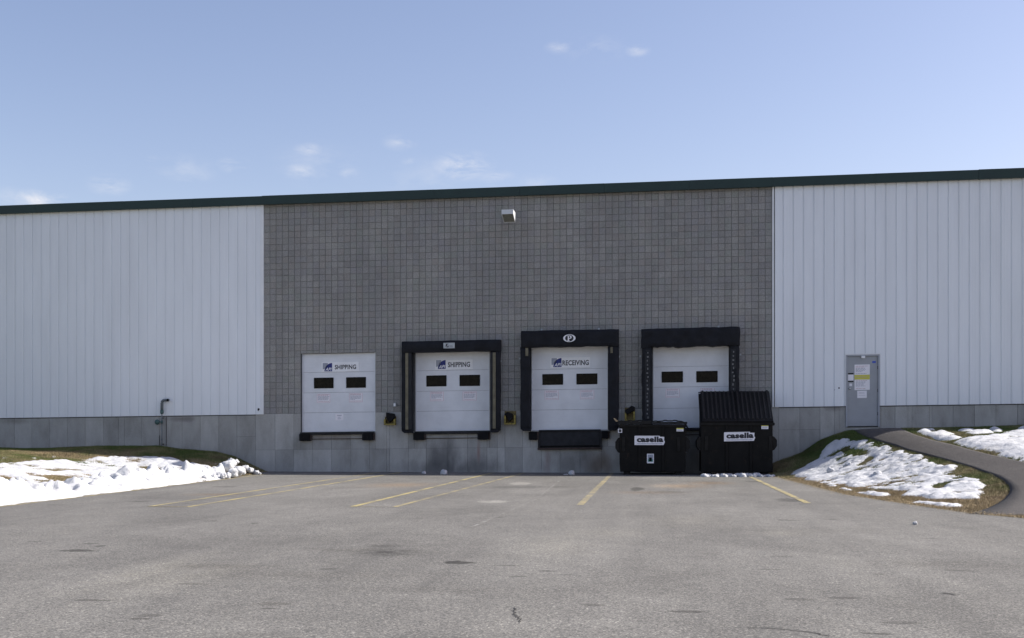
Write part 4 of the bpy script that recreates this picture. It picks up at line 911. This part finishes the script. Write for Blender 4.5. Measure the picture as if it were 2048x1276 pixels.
for k in range(n_ + 1): a = -math.pi / 2 + math.pi * k / n_; ring += [(cx + rx * (.02 + .36 * math.cos(a)), yE - .002, cv + rv * (.26 + .44 * math.sin(a))), (cx + rx * (.02 + .14 * math.cos(a)), yE - .002, cv + rv * (.26 + .27 * math.sin(a)))]
mb.add(ring, [(2 * k, 2 * k + 2, 2 * k + 3, 2 * k + 1) for k in range(n_)], 0); qd(-.1, .04, .53, .70, yE - .0023, 0); qd(-.1, .04, -.18, -.01, yE - .0023, 0)
mb.build('emblem', ['white_plastic', 'ink'], t3)
t4, q4 = shelter('sagging black dock seal with pale dashed stripes behind the dumpsters', (1283, 1480, 655.3, 690.5), (1284, 1303, 688, 858), (1460, 1479, 686, 856), ((1293.2, 1297.2, 700, 838), (1464.5, 1468.8, 698, 838)), 4, .03)
for px, py, t in ((1238.5, 713.5, t3), (1040, 717, t3), (1281, 712.5, t4), (1481, 709.5, t4), (1001.5, 722.5, t2), (1083.5, 659.5, t3), (1198, 658, t3), (1437, 653.5, t4)):
    X, v = W(px, py); MB().box(X - .03, X + .025, -.03, -.002, v - .028, v + .028).build('mounting_bracket', 'plate_grey', t, bevel=.005)

# wheel chocks in yellow wall brackets
def chock(px0, px1, py0, py1, brl, chl, poly):
    x0, x1, v0, v1 = rect(px0, px1, py0, py1, -.05); t = thing('chock_bracket', brl, 'bracket', ((x0 + x1) / 2, 0, v0 + S * x0), 'yellow chock brackets on the dock wall')
    w, h = x1 - x0, v1 - v0
    MB().box(x0, x1, -.012, -.0045, v0 + h * .1, v1).build('back_plate', 'yellow_rusty', t)
    MB().box(x0, x0 + .055, -.16, -.0125, v0 + .05, v0 + h * .68).build('side_arm', 'yellow_paint', t, bevel=.003); MB().box(x1 - .055, x1, -.16, -.0125, v0 + .05, v0 + h * .68).build('side_arm', 'yellow_paint', t, bevel=.003)
    MB().box(x0, x1, -.165, -.0125, v0, v0 + .045).build('tray', 'yellow_paint', t, bevel=.003)
    P = [W(*p, -.09) for p in poly]; cx_ = sum(p[0] for p in P) / len(P); mb = MB(); mb.prism(P, -.175, -.014, 1)
    one(mb, 'wheel_chock', 'rubber', chl, 'wheel chock', (cx_, -.1, min(p[1] for p in P) + S * cx_), 'black rubber wheel chocks on the dock wall', bevel=.012)
chock(769, 792, 833, 850, 'yellow bracket on the wall between the first two dock doors', 'black wheel chock standing in the bracket between the first two dock doors', [(773, 825), (789, 827.5), (790.5, 834), (785, 841), (779, 845), (773.5, 836)])
chock(1009, 1032, 822, 849, 'yellow bracket between the second dock door and the receiving door', 'black wheel chock tilted in the bracket beside the receiving door', [(1008.5, 829.5), (1015, 823.5), (1025.5, 828), (1025, 838), (1018, 844), (1014, 833)])
chock(1249.5, 1270, 815, 842, 'yellow bracket just above the lower dumpster', 'black wheel chock leaning above the lower dumpster', [(1250, 821), (1263, 811.5), (1270, 814), (1269, 821), (1256, 828.5), (1251, 827)])

# wall light
yb, yk = -1.0, -.44
lx0, lx1, l0, l1 = rect(1003, 1026.5, 419, 428, yb); t = thing('wall_light', 'boxy white floodlight on a short arm high on the block wall', 'light', ((lx0 + lx1) / 2, 0, l0 - .2 + S * lx0))
side = [(yb, l1), (yb, l0), (yb + .02, l0 - .004), (yk, l0 - .17), (yk, l1)]
mb = MB(); mb.prism(side, lx1 - .02, lx1, 0); mb.prism(side, lx0, lx0 + .02, 0); mb.box(lx0 + .0205, lx1 - .0205, yb, yb + .02, l0, l1)
mb.box(lx0 + .0205, lx1 - .0205, yb + .0205, yk, l1 - .02, l1); mb.box(lx0 + .0205, lx1 - .0205, yk - .02, yk, l0 - .165, l1 - .0205); mb.build('housing', 'fixture', t)
MB().prism([(yb + .03, l0 + .02), (yb + .03, l0 + .005), (yk - .03, l0 - .150), (yk - .03, l0 - .13)], lx0 + .022, lx1 - .022, 0).build('lens', 'lens', t)
cxl = (lx0 + lx1) / 2; MB().box(cxl - .035, cxl + .035, yk + .001, -.005, l1 - .16, l1 - .09).build('arm', 'fixture', t, bevel=.004); MB().box(cxl - .08, cxl + .08, -.03, -.0045, l1 - .21, l1 - .04).build('base_plate', 'fixture', t, bevel=.004)

# vent pipe and conduit on the left wall
bx_, bv = W(324, 830, -.12); rx_ = .046; t = thing('vent_pipe', 'grey green elbow vent pipe above a round meter on the left wall', 'pipe', (bx_, -.12, .8 + S * bx_))
ex = WX(338, -.12); tv = W(324, 800.5, -.12)[1]; y = -.13
p = [(bx_, y, W(324, 824, -.12)[1]), (bx_, y, tv - .09)]
for k in range(1, 6): a = k / 5 * math.pi / 2; p.append((bx_ + .09 * (1 - math.cos(a)), y, tv - .09 + .09 * math.sin(a)))
p += [(ex - .06, y, tv)]
for k in range(1, 5): a = k / 4 * math.pi / 2; p.append((ex - .06 + .06 * math.sin(a), y - .06 * (1 - math.cos(a)), tv))
p.append((ex, y - .10, tv)); MB().tube(p, rx_, 16).build('vent', 'pipe_green', t, smooth=True)
mb = MB(); mb.tube([(ex, y - .1005, tv), (ex, y - .102, tv)], .036, 16); mb.build('vent_mouth', 'rubber', t)
a_, c_ = W(324, 828, -.12)[1], W(324, 819.5, -.12)[1]; MB().tube([(bx_, y, a_), (bx_, y, a_ + .03), (bx_, y, a_ + .04), (bx_, y, c_ - .02), (bx_, y, c_)], [.03, .055, .055, .055, .046], 16).build('coupling', 'pipe_teal', t, smooth=True)
MB().tube([(bx_, y, .4), (bx_, y, a_)], .016, 10).build('riser', 'pipe_green', t, smooth=True)
mv = W(324, 844, -.12)[1]; mx_ = WX(314.5, -.12)
MB().tube([(mx_ + .07, y, mv), (bx_, y, mv)], .018, 10).build('branch', 'pipe_teal', t, smooth=True); MB().tube([(bx_, y, mv - .05), (bx_, y, mv + .05)], .028, 12).build('tee', 'pipe_teal', t, smooth=True)
MB().tube([(mx_, y - .05, mv), (mx_, y - .045, mv), (mx_, y - .01, mv), (mx_, y, mv), (mx_, y + .03, mv), (mx_, y + .05, mv)], [.03, .06, .078, .085, .078, .04], 20).build('regulator', 'pipe_teal', t, smooth=True)
mb = MB(); mb.tube([(bx_, y, W(324, 879, -.12)[1] - .03), (bx_, y, W(324, 879, -.12)[1] + .03)], .026, 12); mb.build('valve', 'pipe_green', t)
mb = MB(); mb.box(bx_ - .02, bx_ + .02, y + .016, -.004, 1.05, 1.08); mb.box(bx_ - .02, bx_ + .02, y + .016, -.02, 1.9, 1.93); mb.build('clamp', 'steel_dark', t)
X, v = W(333, 850); one(MB().tube([(X, -.02, .5), (X, -.02, VF - .05)], .008, 8), 'conduit', 'jamb_dark', 'thin dark conduit on the foundation right of the vent pipe', 'conduit', (X, -.02, .5 + S * X))
X, v = W(319.3, 870); one(MB().tube([(X, -.016, .5), (X, -.016, 1.35)], .008, 8), 'conduit', 'steel_dark', 'short thin conduit on the foundation just left of the vent pipe riser', 'conduit', (X, -.016, .5 + S * X))
X, v = W(517, 818.5, -.05); mb = MB(); mb.tube([(X, -.012, v), (X, -.05, v), (X, -.055, v)], [.036, .034, .02], 12); mb.tube([(X, -.05, v), (X - .01, -.07, v - .05)], .014, 8)
one(mb, 'wall_tap', 'steel_dark', 'small dark tap at the lower right corner of the left siding', 'tap', (X, -.02, v - .05 + S * X))
X, v = W(1678, 776, -.04); mb = MB(); mb.tube([(X, -.012, v), (X, -.05, v)], [.03, .024], 10)
one(MB().tube([(X - .12, -.012, v - .05), (X - .12, -.04, v - .06)], [.016, .010], 8), 'wall_bolt', 'jamb_dark', 'tiny dark bolt just left of the fitting beside the side door', 'bolt', (X - .12, -.02, v - .06 + S * X))
one(mb, 'wall_tap', 'jamb_dark', 'tiny dark fitting on the siding left of the grey side door', 'fitting', (X, -.02, v - .06 + S * X))
x0, x1, v0, v1 = rect(787, 792.3, 805.5, 813.5, -.03); mb = MB(); mb.box(x0, x1, -.06, -.007, v0, v1, 0); mb.box(x0 + .012, x1 - .012, -.066, -.06, v0 + .02, v1 - .02, 1)
one(mb, 'junction_box', ['plate_grey', 'white_plastic'], 'small grey junction box on the blocks above the first yellow bracket', 'electrical box', ((x0 + x1) / 2, -.01, v0 + S * x0), bevel=.003)

# papers on the side door
Yp = .012
x0, x1, v0, v1 = rect(1709, 1739.5, 729, 780, Yp); mb = MB(); mb.box(x0, x1, Yp - .004, Yp - .0005, v0, v1, 0); w, h = x1 - x0, v1 - v0; fy = Yp - .0055
def bar(a, c, t0, t1, mi, fy=fy): mb.add([(x0 + w * a, fy, v0 + h * t0), (x0 + w * c, fy, v0 + h * t0), (x0 + w * c, fy, v0 + h * t1), (x0 + w * a, fy, v0 + h * t1)], [(0, 1, 2, 3)], mi)
bar(0, 1, .41, .60, 3); rn = random.Random(2)
for tt, mi in ((.93, 2), (.89, 2), (.84, 1), (.80, 1), (.76, 1), (.72, 1), (.64, 1), (.50, 2), (.36, 2), (.31, 1), (.27, 1), (.23, 1), (.19, 1), (.15, 1), (.05, 2)):
    a = .08; e_ = rn.uniform(.5, .93)
    while a < e_: c = min(a + rn.uniform(.06, .18), e_); bar(a, c, tt, tt + .015, mi, fy - .0008); a = c + .03
one(mb, 'notice', ['notice_white', 'ink_grey', 'ink_red', 'notice_yellow'], 'tall white notice with a yellow band on the grey side door', 'notice', ((x0 + x1) / 2, Yp, v0 + S * x0), 'papers on the side door')
notice((1714.5, 1733.5, 781.5, 796), Yp, 'plain white sheet below the tall notice on the grey side door', 'paper', 'papers on the side door')
x0, x1, v0, v1 = rect(1696, 1707, 746, 764, Yp); mb = MB(); h = v1 - v0; mb.box(x0, x1, Yp - .004, Yp - .0005, v0 + h * .15, v1 - h * .17, 0); mb.box(x0, x1, Yp - .006, Yp - .0005, v1 - h * .165, v1, 1); mb.box(x0, x1, Yp - .006, Yp - .0005, v0, v0 + h * .145, 1)
one(mb, 'notice', ['notice_white', 'steel_dark'], 'small card with black edges left of the tall notice on the side door', 'notice', ((x0 + x1) / 2, Yp, v0 + S * x0), 'papers on the side door')
x0, x1, v0, v1 = rect(1698.8, 1704.2, 767, 772.3, Yp); one(MB().box(x0, x1, Yp - .004, Yp - .0005, v0, v1), 'sticker', 'notice_white', 'tiny white square sticker above the knob of the side door', 'sticker', ((x0 + x1) / 2, Yp, v0 + S * x0))
x0, x1, v0, v1 = rect(1744.5, 1751.5, 722, 726, Yp); one(MB().box(x0, x1, Yp - .004, Yp - .0005, v0, v1), 'sticker', 'tape_blue', 'small blue sticker at the top right of the side door', 'sticker', ((x0 + x1) / 2, Yp, v0 + S * x0))
x0, x1, v0, v1 = rect(1722.5, 1730, 711.5, 716.5, -.03); one(MB().box(x0, x1, -.06, -.031, v0, v1), 'door_sensor', 'white_plastic', 'small white box centred on the head of the side door frame', 'sensor', ((x0 + x1) / 2, -.04, v0 + S * x0), bevel=.003)

# ------------------------------------------------------------------ dumpsters
def zat(px, py, Y):
    t = (px - 1024) / FPX; zc = (CAMD + Y) / (CY + t * SY); return ZC - (py - HY) * zc / FPX
def wx(px, Y): return WX(px, Y)
def casella(t, r, Y):
    px0, px1, py0, py1 = r; a, c = wx(px0, Y), wx(px1, Y); z0, z1 = zat(px0, py1, Y), zat(px0, py0, Y); w, h = c - a, z1 - z0; mb = MB()
    rot = .0 if px0 < 1400 else .02
    P = [(a, z0), (a + w * .93, z0), (a + w * .955, z0 + h * .0), (a + w, z0 + h * .35), (a + w * .97, z0 + h * .5), (a + w * .975, z1 - h * .12), (a + w * .84, z1 - h * .10), (a + w * .82, z1), (a + w * .012, z1), (a, z1 - h * .08)]
    mb.prism([(p_[0], p_[1] + (p_[0] - a) * rot) for p_ in P], Y - .003, Y + .0, 1, 0)
    k0 = len(mb.v); text_shape('casella', a + w * .075, a + w * .945, z0 + h * .30, z0 + h * .92, Y - .0045, mb, 1, .055, 0, 1.05)
    for q in range(k0, len(mb.v)): x, y_, z = mb.v[q]; mb.v[q] = (x, y_, z + (x - a) * rot)
    rn = random.Random(4); x = a + w * .08
    while x < a + w * .9: e = x + rn.uniform(.01, .03); mb.add([(x, Y - .0045, z0 + h * .10 + (x - a) * rot), (e, Y - .0045, z0 + h * .10 + (x - a) * rot), (e, Y - .0045, z0 + h * .18 + (x - a) * rot), (x, Y - .0045, z0 + h * .18 + (x - a) * rot)], [(0, 1, 2, 3)], 2); x = e + .012
    mb.build('name_sticker', ['notice_white', 'ink', 'ink_grey'], t, shear=False)
def small_sticker(t, px0, px1, py0, py1, Y, kind):
    a, c = wx(px0, Y), wx(px1, Y); z0, z1 = zat(px0, py1, Y), zat(px0, py0, Y); h = z1 - z0; w = c - a; mb = MB(); mb.box(a, c, Y - .003, Y, z0, z1, 0)
    def q(u0, u1, w0, w1, mi): mb.add([(a + w * u0, Y - .0042, z0 + h * w0), (a + w * u1, Y - .0042, z0 + h * w0), (a + w * u1, Y - .0042, z0 + h * w1), (a + w * u0, Y - .0042, z0 + h * w1)], [(0, 1, 2, 3)], mi)
    if kind == 'warn': q(0, 1, .72, 1, 1); q(0, 1, 0, .16, 3); q(.1, .9, .45, .52, 2); q(.1, .8, .3, .36, 2)
    elif kind == 'mark': q(.2, .8, .15, .85, 3); q(.35, .62, .35, .7, 0)
    else: q(.12, .88, .42, .92, 5); q(.12, .88, .16, .415, 4); q(.3, .7, .2, .6, 4)
    mb.build('sticker', ['notice_white', 'notice_yellow', 'ink_grey', 'ink', 'sticker_green', 'logo_grey'], t, shear=False)
def pocket(t, xs, sg, Y, z0, z1, dep):
    mb = MB(); z = z1 - z0
    mb.prism([(xs, z0), (xs, z1), (xs + sg * .05, z1 - .02), (xs + sg * .125, z1 - z * .28), (xs + sg * .125, z0 + z * .3), (xs + sg * .05, z0 + .02)], Y + .02, Y + dep * .75, 1); mb.build('fork_pocket', 'dumpster_edge', t, shear=False, bevel=.006)
# the lower dumpster
Y0, dep = -1.75, 1.25
xa, xb = wx(1239, Y0), wx(1371.5, Y0); zt = zat(1300, 848.5, Y0)
t = thing('dumpster', 'lower black dumpster with flat closed lid and a green sticker', 'dumpster', ((xa + xb) / 2, Y0, 0), 'black steel dumpsters by the fourth dock door')
mb = MB(); mb.prism([(xa + .02, .09), (xb - .02, .09), (xb, .35), (xb, zt), (xa, zt), (xa, .35)], Y0, Y0 + dep, 1); mb.build('body', 'dumpster', t, shear=False, bevel=.01)
mb = MB(); mb.box(xa - .02, xb + .02, Y0 - .03, Y0 + .02, zt - .075, zt - .005); mb.box(xa - .03, xa + .0, Y0 + .021, Y0 + dep, zt - .075, zt - .005); mb.box(xb, xb + .03, Y0 + .021, Y0 + dep, zt - .075, zt - .005); mb.build('rim', 'dumpster_edge', t, shear=False, bevel=.006)
for p in (1279, 1326.5): X = wx(p, Y0); MB().prism([(X - .05, Y0), (X - .035, Y0 - .03), (X + .035, Y0 - .03), (X + .05, Y0)], .12, zt - .08, 2).build('stiffener', 'dumpster', t, shear=False)
for p in (1247, 1357): X = wx(p, Y0); z0, z1 = zat(p, 903, Y0), zat(p, 874, Y0); MB().box(X - .045, X + .045, Y0 - .035, Y0 - .001, z0, z1).build('pocket_brace', 'dumpster_edge', t, shear=False, bevel=.006)
pocket(t, xa, -1, Y0, zat(1239, 906, Y0), zat(1239, 875, Y0), dep); pocket(t, xb, 1, Y0, zat(1371, 904, Y0), zat(1371, 873, Y0), dep)
for X in (xa + .12, xb - .30): MB().box(X, X + .18, Y0 + .05, Y0 + dep - .05, 0, .089).build('skid', 'dumpster_edge', t, shear=False)
mid = (xa + xb) / 2
for q, (a, c) in enumerate(((xa - .06, mid - .005), (mid + .005, xb + .07))):
    mb = MB(); n_ = 28; prof_ = []
    for k in range(n_ + 1):
        u = k / n_; x = a + (c - a) * u; z = zt + .085 + .018 * max(0, math.sin(u * math.pi * 7)) ** .6 + .03 * math.sin(u * math.pi)
        if q == 1: z -= .18 * max(0, (u - .80) / .2) ** 2
        else: z -= .05 * max(0, (.06 - u) / .06)
        prof_.append((x, z))
    mb.prism(prof_ + [(x, z - .025) for x, z in prof_[::-1]], Y0 - .05, Y0 + dep * .55, 1)
    mb.prism([(x, z + .01) for x, z in prof_] + [(x, z - .02) for x, z in prof_[::-1]], Y0 + dep * .551, Y0 + dep + .03, 1)
    mb.box(a + .01, c - .03, Y0 - .055, Y0 - .02, zt + .005, zt + (.085 if q == 0 else .07))
    mb.build('lid', 'lid_plastic', t, shear=False)
casella(t, (1269, 1330, 871.5, 890), Y0 - .031)
small_sticker(t, 1353, 1367, 856, 864, Y0 - .031, 'warn'); small_sticker(t, 1236, 1244.3, 857.5, 865.5, Y0 - .031, 'mark'); small_sticker(t, 1294, 1307.7, 907.5, 926.5, Y0 - .002, 'green')
# the taller slant-topped dumpster
Y0, Y1 = -1.75, -.45
xa, xb = wx(1402, Y0), wx(1545.5, Y0); zt = zat(1470, 846, Y0); zb = zat(1470, 786.5, Y1)
t = thing('dumpster', 'taller black dumpster with sloping ribbed lids, snow at its foot', 'dumpster', ((xa + xb) / 2, Y0, 0), 'black steel dumpsters by the fourth dock door')
mb = MB(); mb.prism([(Y0, .09), (Y1, .09), (Y1, zb), (Y0, zt)], xa, xb, 0); mb.build('body', 'dumpster', t, shear=False, bevel=.01)
mb = MB(); mb.box(xa - .03, xb + .055, Y0 - .035, Y0 + .02, zt - .07, zt + .012); mb.build('rim', 'dumpster_edge', t, shear=False, bevel=.006)
for sx in (xa - .028, xb + .002): mb = MB(); mb.prism([(Y0, zt - .08), (Y0, zt), (Y1, zb), (Y1, zb - .08)], sx, sx + .026, 0); mb.build('side_rim', 'dumpster_edge', t, shear=False)
for p in (1453.5, 1501.5): X = wx(p, Y0); MB().prism([(X - .05, Y0), (X - .035, Y0 - .03), (X + .035, Y0 - .03), (X + .05, Y0)], .12, zt - .075, 2).build('stiffener', 'dumpster', t, shear=False)
for p in (1413, 1541): X = wx(p, Y0); z0, z1 = zat(p, 901, Y0), zat(p, 872, Y0); MB().box(X - .05, X + .05, Y0 - .035, Y0 - .001, z0, z1).build('pocket_brace', 'dumpster_edge', t, shear=False, bevel=.006)
pocket(t, xa, -1, Y0, zat(1402, 902, Y0), zat(1402, 873, Y0), 1.3); pocket(t, xb, 1, Y0, zat(1545, 901, Y0), zat(1545, 872, Y0), 1.3)
for X in (xa + .12, xb - .30): MB().box(X, X + .18, Y0 + .05, Y1 - .05, 0, .089).build('skid', 'dumpster_edge', t, shear=False)
mid = (xa + xb) / 2 + .02
L_ = Vector((0, Y1 - Y0 + .06, zb - zt)); Lu = L_.normalized(); nrm = Vector((0, -Lu.z, Lu.y)); o0 = Vector((0, Y0 - .045, zt + .035))
for q, (a, c) in enumerate(((xa + .035, mid - .006), (mid + .006, xb + .01))):
    lid = None; mb = MB(); Ln = L_.length + .02
    def LP(x, u, hh): p_ = o0 + Lu * u + nrm * hh; return (x, p_.y, p_.z)
    def lbox(xx0, xx1, u0, u1, h0, h1, taper=0):
        mb.add([LP(xx0, u0, h0), LP(xx1, u0, h0), LP(xx1, u1, h0), LP(xx0, u1, h0), LP(xx0 + taper, u0 + taper, h1), LP(xx1 - taper, u0 + taper, h1), LP(xx1 - taper, u1 - taper, h1), LP(xx0 + taper, u1 - taper, h1)],
               [(0, 3, 2, 1), (4, 5, 6, 7), (0, 1, 5, 4), (1, 2, 6, 5), (2, 3, 7, 6), (3, 0, 4, 7)])
    lbox(a, c, 0, Ln, 0, .02); lbox(a, c, 0, .05, .0205, .035); lbox(a, c, -.004, .012, -.07, .019)
    lid = mb.build('lid', 'lid_plastic', t, shear=False, bevel=.004)
    for k in range(8):
        mb = MB(); xc = a + (c - a) * (k + .5) / 8; lbox(xc - .026, xc + .026, .09, Ln - .03, .0205, .058, .010); mb.build('lid_rib', 'rib_highlight', lid, shear=False)
    for k in (0, 1): mb = MB(); xc = a + (c - a) * (.06 + .88 * k); lbox(xc - .03, xc + .03, Ln - .05, Ln + .02, .0, .04); mb.build('lid_hinge', 'dumpster_edge', lid, shear=False)
mb = MB(); mb.tube([(xa - .03, Y1 + .03, zb + .03), (xb + .03, Y1 + .03, zb + .03)], .016, 8); mb.build('hinge_rod', 'dumpster_edge', t, shear=False)
casella(t, (1448, 1510.5, 864.5, 882.8), Y0 - .031); small_sticker(t, 1522.7, 1536.7, 849.5, 859.6, Y0 - .001, 'warn')
X = wx(1231, -1.9); z = zat(1231, 840, -1.9); mb = MB(); mb.add([(X - .06, -1.85, z + .06), (X - .02, -1.88, z + .05), (X + .08, -1.8, z - .03), (X + .02, -1.78, z - .05), (X - .03, -1.84, z + .0)], [(0, 1, 2, 3, 4)]); mb.add([(X - .06, -1.842, z + .06), (X - .02, -1.872, z + .05), (X + .08, -1.792, z - .03), (X + .02, -1.772, z - .05), (X - .03, -1.832, z)], [(4, 3, 2, 1, 0)])
one(mb, 'cardboard_scrap', 'scrap', 'pale torn scrap caught at the left lid corner of the lower dumpster', 'scrap', (X, -1.83, z - .05), shear=False)

# ------------------------------------------------------------------ parent bookkeeping
for o in bpy.data.objects:
    if '_o' in o: del o['_o']
SC.render.engine = 'CYCLES'
